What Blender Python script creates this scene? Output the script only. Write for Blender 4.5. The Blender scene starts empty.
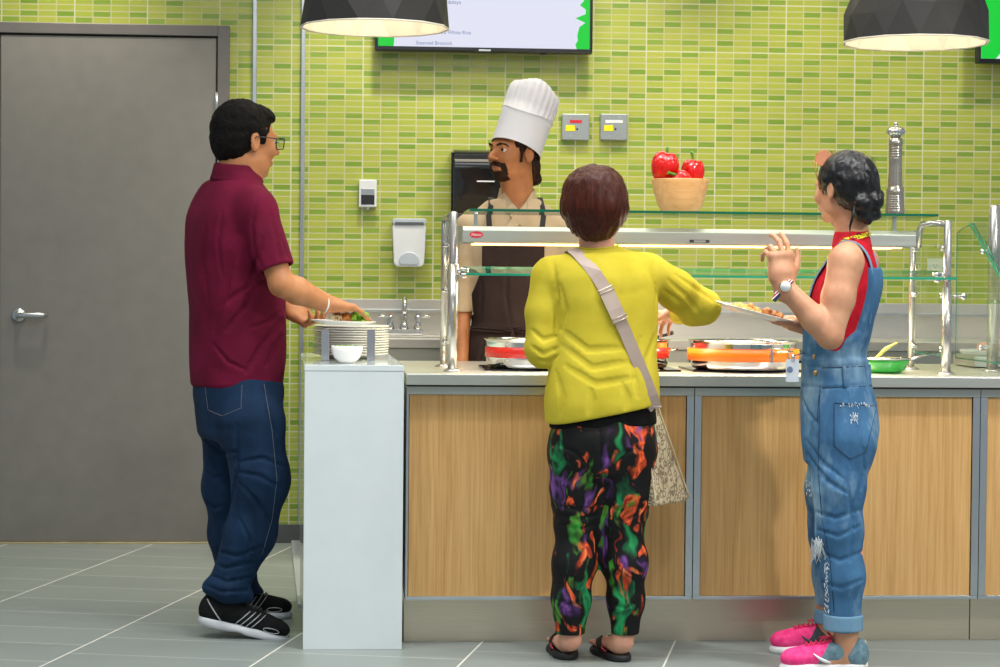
import bpy, bmesh, math, random
import numpy as np
from mathutils import Vector, Matrix
random.seed(7)
rng = np.random.default_rng(11)
SC = bpy.context.scene
COL = SC.collection
PI = math.pi

# ------------------------------------------------------------------ camera
FPX, CAMH = 2100.0, 1.205
_psi = math.atan(155/FPX); _th = math.atan(52.5/FPX); _r = .009
cF = np.array([math.sin(_psi)*math.cos(_th), math.cos(_psi)*math.cos(_th), -math.sin(_th)])
_R0 = np.array([math.cos(_psi), -math.sin(_psi), 0.]); _U0 = np.cross(_R0, cF)
cR = math.cos(_r)*_R0 + math.sin(_r)*_U0
cU = -math.sin(_r)*_R0 + math.cos(_r)*_U0
cC = np.array([0, 0, CAMH])
def _ray(x, y): return cF + cR*(x-500)/FPX - cU*(y-333.5)/FPX
def P(px, py, Y):
    """point of the place seen in direction (px, py) at distance Y from the camera's wall-parallel plane"""
    d = _ray(px, py); return cC + d*(Y/d[1])
def PZ(px, py, Z):
    d = _ray(px, py); return cC + d*((Z-CAMH)/d[2])

cam = bpy.data.cameras.new('camera'); cam_o = bpy.data.objects.new('camera', cam); COL.objects.link(cam_o)
cam.sensor_width = 36; cam.sensor_fit = 'HORIZONTAL'; cam.lens = 36*FPX/1000
cam.clip_start = .05
M = Matrix(((cR[0], cU[0], -cF[0], 0), (cR[1], cU[1], -cF[1], 0), (cR[2], cU[2], -cF[2], CAMH), (0, 0, 0, 1)))
cam_o.matrix_world = M
SC.camera = cam_o
SC.view_settings.view_transform = 'Standard'
SC.view_settings.look = 'None'
SC.view_settings.gamma = 1
SC.view_settings.use_curve_mapping = False
SC.view_settings.exposure = 0.0

# ------------------------------------------------------------------ materials
def lin(c):
    if isinstance(c, str):
        c = tuple(int(c[i:i+2], 16)/255 for i in (0, 2, 4))
    return tuple(x/12.92 if x <= .04045 else ((x+.055)/1.055)**2.4 for x in c) + (1,)
class NT:
    def __init__(s, name):
        s.m = bpy.data.materials.new(name); s.m.use_nodes = True
        s.t = s.m.node_tree; s.t.nodes.clear()
        s.out = s.n('ShaderNodeOutputMaterial'); s.b = s.n('ShaderNodeBsdfPrincipled')
        s.l(s.b.outputs[0], s.out.inputs[0])
    def n(s, typ, **kw):
        x = s.t.nodes.new(typ)
        for k, v in kw.items(): setattr(x, k, v)
        return x
    def l(s, a, b): s.t.links.new(a, b)
    def put(s, inp, v):
        if hasattr(v, 'is_output') or isinstance(v, bpy.types.NodeSocket): s.l(v, inp)
        else: inp.default_value = v
    def math(s, op, a, b=None, c=None):
        x = s.n('ShaderNodeMath', operation=op)
        s.put(x.inputs[0], a)
        if b is not None: s.put(x.inputs[1], b)
        if c is not None: s.put(x.inputs[2], c)
        return x.outputs[0]
    def mix(s, f, a, b, typ='MIX'):
        x = s.n('ShaderNodeMix', data_type='RGBA', blend_type=typ)
        s.put(x.inputs[0], f); s.put(x.inputs[6], a); s.put(x.inputs[7], b)
        return x.outputs[2]
    def ramp(s, f, stops, interp='LINEAR'):
        x = s.n('ShaderNodeValToRGB'); x.color_ramp.interpolation = interp
        e = x.color_ramp.elements
        while len(e) < len(stops): e.new(.5)
        for q, (p, c) in zip(e, stops): q.position = p; q.color = c if len(c) == 4 else lin(c)
        s.l(f, x.inputs[0]); return x.outputs[0]
    def obj(s, scale=(1, 1, 1), rot=(0, 0, 0), loc=(0, 0, 0)):
        tc = s.n('ShaderNodeTexCoord'); mp = s.n('ShaderNodeMapping')
        mp.inputs[1].default_value = loc; mp.inputs[2].default_value = rot; mp.inputs[3].default_value = scale
        s.l(tc.outputs['Object'], mp.inputs[0]); return mp.outputs[0]
    def noise(s, v, scale, detail=3, rough=.5, out=0):
        x = s.n('ShaderNodeTexNoise'); s.l(v, x.inputs['Vector'])
        x.inputs['Scale'].default_value = scale; x.inputs['Detail'].default_value = detail; x.inputs['Roughness'].default_value = rough
        return x.outputs[out]
    def bump(s, h, strength=.3, dist=.002):
        x = s.n('ShaderNodeBump'); s.l(h, x.inputs['Height'])
        x.inputs['Strength'].default_value = strength; x.inputs['Distance'].default_value = dist
        s.l(x.outputs[0], s.b.inputs['Normal'])
    def set(s, **kw):
        names = dict(col='Base Color', rough='Roughness', metal='Metallic', spec='Specular IOR Level', trans='Transmission Weight',
                     ior='IOR', coat='Coat Weight', sheen='Sheen Weight', em='Emission Color', ems='Emission Strength', alpha='Alpha',
                     sss='Subsurface Weight', aniso='Anisotropic')
        for k, v in kw.items(): s.put(s.b.inputs[names[k]], v)
        return s.m
def simple(name, col, rough=.5, metal=0., var=.12, vscale=12, bump=0, bscale=300, **kw):
    t = NT(name); v = t.obj(); c = lin(col)
    nz = t.noise(v, vscale, 4)
    dark = tuple(x*(1-var) for x in c[:3])+(1,); lite = tuple(min(1, x*(1+var)) for x in c[:3])+(1,)
    t.set(col=t.ramp(nz, [(.3, dark), (.7, lite)]), rough=rough, metal=metal, **kw)
    if bump: t.bump(t.noise(v, bscale, 2), bump, .001)
    return t.m
def emit(name, col, s):
    t = NT(name); c = lin(col); t.set(col=(.01, .01, .01, 1), em=c, ems=s, rough=.4, spec=.2); return t.m

# ------------------------------------------------------------------ mesh helpers
class MB:
    def __init__(s): s.b = bmesh.new()
    def _mark(s): return len(s.b.verts)
    def box(s, x0, x1, y0, y1, z0, z1, bev=0, seg=2, mat=None):
        b = bmesh.new(); bmesh.ops.create_cube(b, size=1)
        for v in b.verts: v.co = Vector(((x0+x1)/2+v.co.x*(x1-x0), (y0+y1)/2+v.co.y*(y1-y0), (z0+z1)/2+v.co.z*(z1-z0)))
        if bev: bmesh.ops.bevel(b, geom=b.edges[:], offset=bev, segments=seg, profile=.5, affect='EDGES')
        s._take(b, mat); return s
    def _take(s, b, mat=None):
        mp = {}
        for v in b.verts: mp[v] = s.b.verts.new(mat @ v.co if mat else v.co)
        for f in b.faces:
            try:
                g = s.b.faces.new([mp[v] for v in f.verts]); g.smooth = f.smooth; g.material_index = f.material_index
            except ValueError: pass
        b.free()
    def lathe(s, prof, n=48, mat=None, cap=True, mi=0):
        """prof: list of (r, z); revolved about z"""
        b = bmesh.new(); rings = []
        for r, z in prof:
            if r < 1e-6: rings.append([b.verts.new((0, 0, z))])
            else: rings.append([b.verts.new((r*math.cos(2*PI*i/n), r*math.sin(2*PI*i/n), z)) for i in range(n)])
        for a, c in zip(rings, rings[1:]):
            for i in range(n):
                j = (i+1) % n
                if len(a) == 1 and len(c) == 1: continue
                if len(a) == 1: vs = [a[0], c[j], c[i]]
                elif len(c) == 1: vs = [a[i], a[j], c[0]]
                else: vs = [a[i], a[j], c[j], c[i]]
                f = b.faces.new(vs); f.smooth = True; f.material_index = mi
        bmesh.ops.recalc_face_normals(b, faces=b.faces[:])
        s._take(b, mat); return s
    def tube(s, pts, r, n=10, closed=False, flat=1.0, up=None):
        pts = [Vector(p) for p in pts]; N = len(pts)
        rr = r if hasattr(r, '__len__') else [r]*N
        b = bmesh.new(); rings = []; prev = None
        for i, p in enumerate(pts):
            if closed: t = (pts[(i+1) % N]-pts[i-1]).normalized()
            else: t = (pts[min(i+1, N-1)]-pts[max(i-1, 0)]).normalized()
            if up is not None:
                a = (Vector(up) - t*Vector(up).dot(t)).normalized()
            elif prev is None:
                a = Vector((0, 0, 1)) if abs(t.z) < .9 else Vector((1, 0, 0))
                a = (a - t*a.dot(t)).normalized()
            else: a = (prev - t*prev.dot(t)).normalized()
            prev = a; c = t.cross(a)
            rings.append([b.verts.new(p + (a*math.cos(2*PI*k/n)*flat + c*math.sin(2*PI*k/n))*rr[i]) for k in range(n)])
        for i in range(N if closed else N-1):
            A, B = rings[i], rings[(i+1) % N]
            for k in range(n):
                f = b.faces.new([A[k], A[(k+1) % n], B[(k+1) % n], B[k]]); f.smooth = True
        if not closed:
            b.faces.new(rings[0][::-1]); b.faces.new(rings[-1])
        bmesh.ops.recalc_face_normals(b, faces=b.faces[:])
        s._take(b); return s
    def strip(s, pts, ups, w, t):
        """flat band through pts; ups = surface normal at each point; w half width, t half thickness"""
        b = bmesh.new(); rings = []; pts = [Vector(p) for p in pts]; N = len(pts)
        for i, p in enumerate(pts):
            d = (pts[min(i+1, N-1)]-pts[max(i-1, 0)]).normalized()
            u = Vector(ups[i] if hasattr(ups[0], '__len__') else ups); u = (u-d*u.dot(d)).normalized(); c = d.cross(u)
            ww = w[i] if hasattr(w, '__len__') else w
            rings.append([b.verts.new(p+c*a*ww+u*e*t) for a, e in ((-1, -1), (1, -1), (1, 1), (-1, 1))])
        for A, B in zip(rings, rings[1:]):
            for k in range(4): b.faces.new([A[k], A[(k+1) % 4], B[(k+1) % 4], B[k]])
        b.faces.new(rings[0][::-1]); b.faces.new(rings[-1])
        bmesh.ops.recalc_face_normals(b, faces=b.faces[:])
        s._take(b); return s
    def prism(s, poly, axis, a0, a1, bev=0, mat=None):
        """poly in the plane normal to axis ('x','y','z'), extruded from a0 to a1"""
        b = bmesh.new()
        def mk(u, v, a): return {'x': (a, u, v), 'y': (u, a, v), 'z': (u, v, a)}[axis]
        A = [b.verts.new(mk(u, v, a0)) for u, v in poly]; B = [b.verts.new(mk(u, v, a1)) for u, v in poly]
        n = len(poly)
        for i in range(n): b.faces.new([A[i], A[(i+1) % n], B[(i+1) % n], B[i]])
        b.faces.new(A[::-1]); b.faces.new(B)
        bmesh.ops.recalc_face_normals(b, faces=b.faces[:])
        if bev: bmesh.ops.bevel(b, geom=b.edges[:], offset=bev, segments=2, profile=.5, affect='EDGES')
        s._take(b, mat); return s
    def ball(s, c, r, n=16, mat=None):
        b = bmesh.new(); bmesh.ops.create_uvsphere(b, u_segments=n, v_segments=max(6, n//2), radius=1)
        r = r if hasattr(r, '__len__') else (r, r, r)
        for v in b.verts: v.co = Vector((c[0]+v.co.x*r[0], c[1]+v.co.y*r[1], c[2]+v.co.z*r[2]))
        for f in b.faces: f.smooth = True
        s._take(b, mat); return s
    def out(s, name, m, parent=None, origin=None):
        me = bpy.data.meshes.new(name)
        if parent is not None and origin is None: origin = abs_loc(parent)
        if origin is not None:
            o_ = Vector(origin)
            for v in s.b.verts: v.co -= o_
        s.b.normal_update(); s.b.to_mesh(me); s.b.free()
        for x in (m if isinstance(m, (list, tuple)) else [m]): me.materials.append(x)
        o = bpy.data.objects.new(name, me); COL.objects.link(o)
        if parent is not None: o.parent = parent
        elif origin is not None: o.location = origin
        return o
def abs_loc(o):
    v = Vector((0, 0, 0))
    while o is not None: v += o.location; o = o.parent
    return v
def tag(o, label=None, cat=None, group=None, kind=None):
    if label: o['label'] = label
    if cat: o['category'] = cat
    if group: o['group'] = group
    if kind: o['kind'] = kind
    return o
def thing(name, loc, label, cat, group=None, kind=None):
    o = bpy.data.objects.new(name, None); COL.objects.link(o); o.location = Vector(loc); o.empty_display_size = .1
    return tag(o, label, cat, group, kind)
def arr_mesh(name, V, F, mats, parent=None, smooth=True, mi=None):
    me = bpy.data.meshes.new(name)
    if parent is not None: V = V - np.array(abs_loc(parent))
    me.vertices.add(len(V)); me.vertices.foreach_set('co', V.astype(np.float32).ravel())
    k = F.shape[1]
    me.loops.add(F.size); me.loops.foreach_set('vertex_index', F.astype(np.int32).ravel())
    me.polygons.add(len(F)); me.polygons.foreach_set('loop_start', np.arange(0, F.size, k, dtype=np.int32))
    me.polygons.foreach_set('use_smooth', np.full(len(F), smooth))
    if mi is not None: me.polygons.foreach_set('material_index', mi.astype(np.int32))
    me.update(calc_edges=True)
    for x in (mats if isinstance(mats, (list, tuple)) else [mats]): me.materials.append(x)
    o = bpy.data.objects.new(name, me); COL.objects.link(o)
    if parent is not None: o.parent = parent
    return o
def text_mesh(name, txt, size, m, loc, rot=(PI/2, 0, 0), parent=None, ext=.0006, align='LEFT', shear=0, offset=0):
    c = bpy.data.curves.new(name, 'FONT'); c.body = txt; c.size = size; c.extrude = ext; c.align_x = align; c.shear = shear; c.offset = offset
    o = bpy.data.objects.new(name+'_tmp', c); COL.objects.link(o)
    bpy.context.view_layer.update()
    me = bpy.data.meshes.new_from_object(o.evaluated_get(bpy.context.evaluated_depsgraph_get()))
    bpy.data.objects.remove(o)
    from mathutils import Euler
    me.transform(Matrix.Translation(Vector(loc) - (abs_loc(parent) if parent else Vector())) @ Euler(rot).to_matrix().to_4x4())
    me.materials.clear(); me.materials.append(m); me.name = name
    r = bpy.data.objects.new(name, me); COL.objects.link(r)
    if parent: r.parent = parent
    return r

# ------------------------------------------------------------------ implicit surfaces (for bodies, clothes, food)
def nrm(v): v = np.asarray(v, float); return v/np.linalg.norm(v)
def A3(*v): return np.array(v, float)
def vnoise(X, Y, Z, scale, seed):
    """smooth lattice noise in [-1,1]; scale = (sx, sy, sz) cells per metre"""
    g = np.random.default_rng(seed).uniform(-1, 1, (32, 32, 32)).astype(np.float32)
    r = None
    x = X*scale[0]+100.37; y = Y*scale[1]+100.71; z = Z*scale[2]+100.13
    x0 = np.floor(x).astype(int); y0 = np.floor(y).astype(int); z0 = np.floor(z).astype(int)
    fx = x-x0; fy = y-y0; fz = z-z0
    fx = fx*fx*(3-2*fx); fy = fy*fy*(3-2*fy); fz = fz*fz*(3-2*fz)
    for i in (0, 1):
        for j in (0, 1):
            for k in (0, 1):
                w = (fx if i else 1-fx)*(fy if j else 1-fy)*(fz if k else 1-fz)
                t = g[(x0+i) % 32, (y0+j) % 32, (z0+k) % 32]*w
                r = t if r is None else r+t
    return r
class Frame:
    """local axes: x right, y forward, z up, at origin o"""
    def __init__(s, o, fwd, up=(0, 0, 1)):
        s.o = np.asarray(o, float); s.y = nrm(fwd); u = np.asarray(up, float)
        s.x = nrm(np.cross(s.y, u)); s.z = np.cross(s.x, s.y)
    def __call__(s, x, y, z): return s.o + s.x*x + s.y*y + s.z*z
    def d(s, x, y, z): return s.x*x + s.y*y + s.z*z
    def M(s): return np.array([s.x, s.y, s.z])
def cone(a, b, ra, rb):
    a = np.asarray(a, float); b = np.asarray(b, float); R = max(ra, rb)
    lo = np.minimum(a-ra, b-rb); hi = np.maximum(a+ra, b+rb)
    ba = b-a; l2 = max(ba@ba, 1e-12)
    def ev(X, Y, Z):
        px, py, pz = X-a[0], Y-a[1], Z-a[2]
        t = np.clip((px*ba[0]+py*ba[1]+pz*ba[2])/l2, 0, 1)
        return np.sqrt((px-t*ba[0])**2+(py-t*ba[1])**2+(pz-t*ba[2])**2) - (ra+(rb-ra)*t)
    return lo, hi, ev
def fcone(a, b, ra, rb, n, fl):
    """cone flattened along direction n by factor fl (<1)"""
    a = np.asarray(a, float); b = np.asarray(b, float); n = nrm(n); R = max(ra, rb)
    lo = np.minimum(a, b)-R; hi = np.maximum(a, b)+R
    ba = b-a; n = nrm(n - ba*(n@ba)/max(ba@ba, 1e-12)); l2 = max(ba@ba, 1e-12)
    def ev(X, Y, Z):
        px, py, pz = X-a[0], Y-a[1], Z-a[2]
        t = np.clip((px*ba[0]+py*ba[1]+pz*ba[2])/l2, 0, 1)
        qx, qy, qz = px-t*ba[0], py-t*ba[1], pz-t*ba[2]
        q = qx*n[0]+qy*n[1]+qz*n[2]; k = q*(1/fl-1)
        return (np.sqrt((qx+k*n[0])**2+(qy+k*n[1])**2+(qz+k*n[2])**2) - (ra+(rb-ra)*t))*(fl+1)/2
    return lo, hi, ev
def ell(c, r, M=None):
    c = np.asarray(c, float); r = np.asarray(r, float)
    if M is None: M = np.eye(3)
    if isinstance(M, Frame): M = M.M()
    e = np.sqrt(((M*r[:, None])**2).sum(0)); lo, hi = c-e, c+e
    def ev(X, Y, Z):
        x, y, z = X-c[0], Y-c[1], Z-c[2]
        q = [(x*M[i, 0]+y*M[i, 1]+z*M[i, 2])/r[i] for i in range(3)]
        k0 = np.sqrt(q[0]**2+q[1]**2+q[2]**2)+1e-9
        k1 = np.sqrt((q[0]/r[0])**2+(q[1]/r[1])**2+(q[2]/r[2])**2)+1e-9
        return np.where(k0 < .3, (k0-1)*r.min(), k0*(k0-1)/k1)
    return lo, hi, ev
def rbox(c, h, rad, M=None):
    c = np.asarray(c, float); h = np.asarray(h, float)
    if M is None: M = np.eye(3)
    if isinstance(M, Frame): M = M.M()
    e = (np.abs(M)*h[:, None]).sum(0); lo, hi = c-e, c+e
    def ev(X, Y, Z):
        x, y, z = X-c[0], Y-c[1], Z-c[2]
        q = [np.abs(x*M[i, 0]+y*M[i, 1]+z*M[i, 2])-(h[i]-rad) for i in range(3)]
        return np.sqrt(sum(np.maximum(k, 0)**2 for k in q)) + np.minimum(np.maximum(np.maximum(q[0], q[1]), q[2]), 0) - rad
    return lo, hi, ev
def loft(secs, M=None, o=None, n=2.0, cap=.02):
    """secs: (z, cx, cy, rx, ry) in the frame (M rows x,y,z; origin o); superellipse exponent n"""
    S = np.array(sorted(secs), float); o = np.zeros(3) if o is None else np.asarray(o, float)
    if M is None: M = np.eye(3)
    if isinstance(M, Frame): o = M.o; M = M.M()
    R = S[:, 3:5].max()
    pts = np.array([o + M[0]*s[1] + M[1]*s[2] + M[2]*s[0] for s in S])
    lo = pts.min(0)-R; hi = pts.max(0)+R
    zz = np.linspace(S[0, 0], S[-1, 0], 160)
    def smooth(col):
        # Catmull-Rom style monotone-ish interpolation
        z = S[:, 0]; v = S[:, col]; m = np.gradient(v, z) if len(z) > 2 else np.full(len(z), (v[-1]-v[0])/(z[-1]-z[0]))
        i = np.clip(np.searchsorted(z, zz)-1, 0, len(z)-2); h = z[i+1]-z[i]; t = (zz-z[i])/h
        return (2*t**3-3*t**2+1)*v[i]+(t**3-2*t**2+t)*h*m[i]+(-2*t**3+3*t**2)*v[i+1]+(t**3-t**2)*h*m[i+1]
    tab = [smooth(c) for c in (1, 2, 3, 4)]
    def ev(X, Y, Z):
        x, y, z = X-o[0], Y-o[1], Z-o[2]
        u = x*M[0, 0]+y*M[0, 1]+z*M[0, 2]; v = x*M[1, 0]+y*M[1, 1]+z*M[1, 2]; w = x*M[2, 0]+y*M[2, 1]+z*M[2, 2]
        f = np.clip((w-zz[0])/(zz[-1]-zz[0]), 0, 1)*159; i = np.minimum(f.astype(int), 158); f = f-i
        cx, cy, rx, ry = [(T[i]*(1-f)+T[i+1]*f) for T in tab]
        a = np.abs(u-cx); b = np.abs(v-cy)
        if n == 2.0: k = np.sqrt((a/rx)**2+(b/ry)**2)
        else: k = ((a/rx)**n+(b/ry)**n)**(1/n)
        L = np.sqrt(a*a+b*b)
        d = np.where(k > .2, (k-1)*L/np.maximum(k, 1e-6), (k-1)*np.minimum(rx, ry))
        dz = np.maximum(zz[0]-w, w-zz[-1])+cap
        return np.where((d > 0) & (dz > 0), np.sqrt(np.maximum(d, 0)**2+np.maximum(dz, 0)**2), np.maximum(d, dz)) - 0*cap if cap == 0 else \
            np.sqrt(np.maximum(d+cap, 0)**2+np.maximum(dz, 0)**2) + np.minimum(np.maximum(d+cap, dz), 0) - cap
    return lo, hi, ev
class SDF:
    def __init__(s, lo, hi, h=.004):
        s.lo = np.asarray(lo, float); s.h = h
        s.n = np.ceil((np.asarray(hi, float)-s.lo)/h).astype(int)+1
        s.d = np.full(s.n, .08, np.float32)
    def _ax(s, i0, i1):
        ax = [(s.lo[a]+s.h*np.arange(i0[a], i1[a])) for a in range(3)]
        return ax[0][:, None, None].astype(np.float32), ax[1][None, :, None].astype(np.float32), ax[2][None, None, :].astype(np.float32)
    def _rg(s, lo, hi, pad):
        i0 = np.clip(np.floor((lo-pad-s.lo)/s.h).astype(int), 0, s.n); i1 = np.clip(np.ceil((hi+pad-s.lo)/s.h).astype(int)+1, 0, s.n)
        return i0, i1
    def _do(s, prim, pad, fn):
        lo, hi, ev = prim; i0, i1 = s._rg(lo, hi, pad)
        if (i1 <= i0).any(): return s
        sl = tuple(slice(a, b) for a, b in zip(i0, i1))
        e = ev(*s._ax(i0, i1)).astype(np.float32)
        s.d[sl] = fn(s.d[sl], e); return s
    def add(s, prim, k=.01):
        def f(a, b):
            if k <= 0: return np.minimum(a, b)
            h = np.maximum(k-np.abs(a-b), 0)/k
            return np.minimum(a, b)-h*h*k*.25
        return s._do(prim, .045+k, f)
    def sub(s, prim, k=.005):
        def f(a, b):
            b = -b
            if k <= 0: return np.maximum(a, b)
            h = np.maximum(k-np.abs(a-b), 0)/k
            return np.maximum(a, b)+h*h*k*.25
        return s._do(prim, .01+k, f)
    def grid(s): return s._ax(np.zeros(3, int), s.n)
    def apply(s, fn):
        X, Y, Z = s.grid(); s.d = fn(s.d, X, Y, Z).astype(np.float32); return s
    def cut(s, p, n, k=0.0):
        """keep the side n points away from"""
        X, Y, Z = s.grid(); n = nrm(n)
        e = ((X-p[0])*n[0]+(Y-p[1])*n[1]+(Z-p[2])*n[2]).astype(np.float32)
        if k > 0:
            h = np.maximum(k-np.abs(s.d-e), 0)/k; s.d = np.maximum(s.d, e)+h*h*k*.25
        else: s.d = np.maximum(s.d, e)
        return s
    def near(s, thr=.03):
        return np.abs(s.d) < thr
    def disp(s, fn, thr=.03):
        """add fn(x,y,z) (arrays of points) to the field close to the surface"""
        idx = np.nonzero(np.abs(s.d) < thr)
        p = [s.lo[a]+s.h*idx[a] for a in range(3)]
        s.d[idx] += fn(*p).astype(np.float32); return s
    def copy(s):
        c = SDF.__new__(SDF); c.lo = s.lo; c.h = s.h; c.n = s.n; c.d = s.d.copy(); return c
    def mesh(s, smooth=1):
        d = s.d; d[0] = d[-1] = .05; d[:, 0] = d[:, -1] = .05; d[:, :, 0] = d[:, :, -1] = .05
        ins = d < 0
        # cells with a sign change
        c = np.zeros(tuple(x-1 for x in d.shape), np.uint8)
        for i in (0, 1):
            for j in (0, 1):
                for k in (0, 1):
                    c += ins[i:i+c.shape[0], j:j+c.shape[1], k:k+c.shape[2]]
        act = np.argwhere((c > 0) & (c < 8))
        idm = np.full(c.shape, -1, np.int32); idm[tuple(act.T)] = np.arange(len(act))
        corner = {}
        for i in (0, 1):
            for j in (0, 1):
                for k in (0, 1): corner[i, j, k] = d[act[:, 0]+i, act[:, 1]+j, act[:, 2]+k]
        acc = np.zeros((len(act), 3)); cnt = np.zeros(len(act))
        ks = list(corner)
        for a in ks:
            for ax in range(3):
                if a[ax] == 0:
                    b = list(a); b[ax] = 1; b = tuple(b)
                    da, db = corner[a], corner[b]; m = (da < 0) != (db < 0)
                    t = np.where(m, da/np.where(m, da-db, 1), 0)
                    q = np.tile(np.array(a, float), (len(act), 1)); q[:, ax] += t
                    acc += q*m[:, None]; cnt += m
        V = s.lo + s.h*(act + acc/cnt[:, None])
        Fs = []
        for ax in range(3):
            o1, o2 = [(1, 2), (2, 0), (0, 1)][ax]
            sl0 = [slice(1, -1)]*3; sl1 = [slice(1, -1)]*3
            sl0[ax] = slice(0, -1); sl1[ax] = slice(1, None)
            a = ins[tuple(sl0)]; b = ins[tuple(sl1)]
            for flip, msk in ((0, a & ~b), (1, ~a & b)):
                e = np.argwhere(msk)
                off = np.ones(3, int); off[ax] = 0; e = e+off
                def cell(d1, d2):
                    q = e.copy(); q[:, o1] -= d1; q[:, o2] -= d2; return idm[q[:, 0], q[:, 1], q[:, 2]]
                f = np.stack([cell(1, 1), cell(0, 1), cell(0, 0), cell(1, 0)], 1)
                Fs.append(f[:, ::-1] if flip else f)
        F = np.concatenate(Fs); F = F[(F >= 0).all(1)]
        for _ in range(smooth):
            S = np.zeros_like(V); n = np.zeros(len(V))
            for a, b in ((0, 1), (1, 2), (2, 3), (3, 0)):
                for p, q in ((a, b), (b, a)):
                    for k in range(3): S[:, k] += np.bincount(F[:, p], V[F[:, q], k], len(V))
                    n += np.bincount(F[:, p], minlength=len(V))
            V = V*.5 + .5*S/np.maximum(n, 1)[:, None]
        return V, F
    def out(s, name, m, parent=None, smooth=1, keep_big=False, mi=None):
        V, F = s.mesh(smooth)
        return arr_mesh(name, V, F, m, parent, mi=mi(V, F) if mi else None)
# ------------------------------------------------------------------ shared materials
YW = 9.62                                   # the tiled wall
def tile_wall_mat():
    t = NT('green mosaic tile'); tc = t.n('ShaderNodeTexCoord'); sp = t.n('ShaderNodeSeparateXYZ'); t.l(tc.outputs['Object'], sp.inputs[0])
    px, pz = .3250/4, .2199/8
    u = t.math('DIVIDE', t.math('SUBTRACT', sp.outputs[0], 2.0236-.325*40), px)
    v = t.math('DIVIDE', t.math('SUBTRACT', 2.0487+.2199*20, sp.outputs[2]), pz)
    iu, iv = t.math('FLOOR', u), t.math('FLOOR', v); fu, fv = t.math('FRACT', u), t.math('FRACT', v)
    mu, mv = t.math('FLOORED_MODULO', iu, 4.), t.math('FLOORED_MODULO', iv, 8.)
    key = t.math('ADD', mu, t.math('MULTIPLY', mv, 4.))
    dark = None
    for i, j in ((2, 0), (1, 1), (1, 3), (3, 3), (0, 4), (0, 6), (2, 6), (3, 7)):
        c = t.math('COMPARE', key, float(i+4*j), .3); dark = c if dark is None else t.math('ADD', dark, c)
    cb = t.n('ShaderNodeCombineXYZ'); t.l(iu, cb.inputs[0]); t.l(iv, cb.inputs[1])
    wn = t.n('ShaderNodeTexWhiteNoise', noise_dimensions='3D'); t.l(cb.outputs[0], wn.inputs['Vector'])
    rnd = wn.outputs[0]
    alt = t.math('FLOORED_MODULO', t.math('ADD', iu, iv), 2.)
    base = t.mix(t.math('MULTIPLY', alt, .55), lin('a8b446'), lin('97ab3c'))
    base = t.mix(t.math('MULTIPLY', rnd, .35), base, lin('b8b656'))
    col = t.mix(dark, base, t.mix(rnd, lin('73962c'), lin('86a23a')))
    streak = t.noise(t.obj((14, 14, 260)), 1.0, 3, .6)
    col = t.mix(t.ramp(streak, [(.35, (0, 0, 0, 1)), (.75, (.16, .16, .16, 1))]), col, lin('c6cf80'))
    # joints: thin within a sheet, wider and whiter between sheets
    def edge(f, w): return t.math('LESS_THAN', f, w)
    ju = t.math('ADD', edge(fu, .035), t.math('GREATER_THAN', fu, .965))
    jv = t.math('ADD', edge(fv, .10), t.math('GREATER_THAN', fv, .90))
    joint = t.math('MINIMUM', t.math('ADD', ju, jv), 1.)
    su = t.math('MULTIPLY', t.math('COMPARE', mu, 0., .3), edge(fu, .045)); su2 = t.math('MULTIPLY', t.math('COMPARE', mu, 3., .3), t.math('GREATER_THAN', fu, .965))
    sv = t.math('MULTIPLY', t.math('COMPARE', mv, 0., .3), edge(fv, .13)); sv2 = t.math('MULTIPLY', t.math('COMPARE', mv, 7., .3), t.math('GREATER_THAN', fv, .9))
    sheet = t.math('MINIMUM', t.math('ADD', t.math('ADD', su, su2), t.math('ADD', sv, sv2)), 1.)
    col = t.mix(joint, col, lin('bcbb8c')); col = t.mix(sheet, col, lin('c8cba6'))
    t.set(col=col, rough=t.math('ADD', t.math('MULTIPLY', joint, .5), .22), spec=.5)
    # slight pillow and tilt of every tile
    h = t.math('ADD', t.math('MULTIPLY', t.math('SUBTRACT', 1., joint), .6), t.math('MULTIPLY', t.math('MULTIPLY', t.math('SUBTRACT', rnd, .5), fv), .7))
    t.bump(t.math('ADD', h, t.math('MULTIPLY', streak, .25)), .35, .003)
    return t.m
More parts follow.
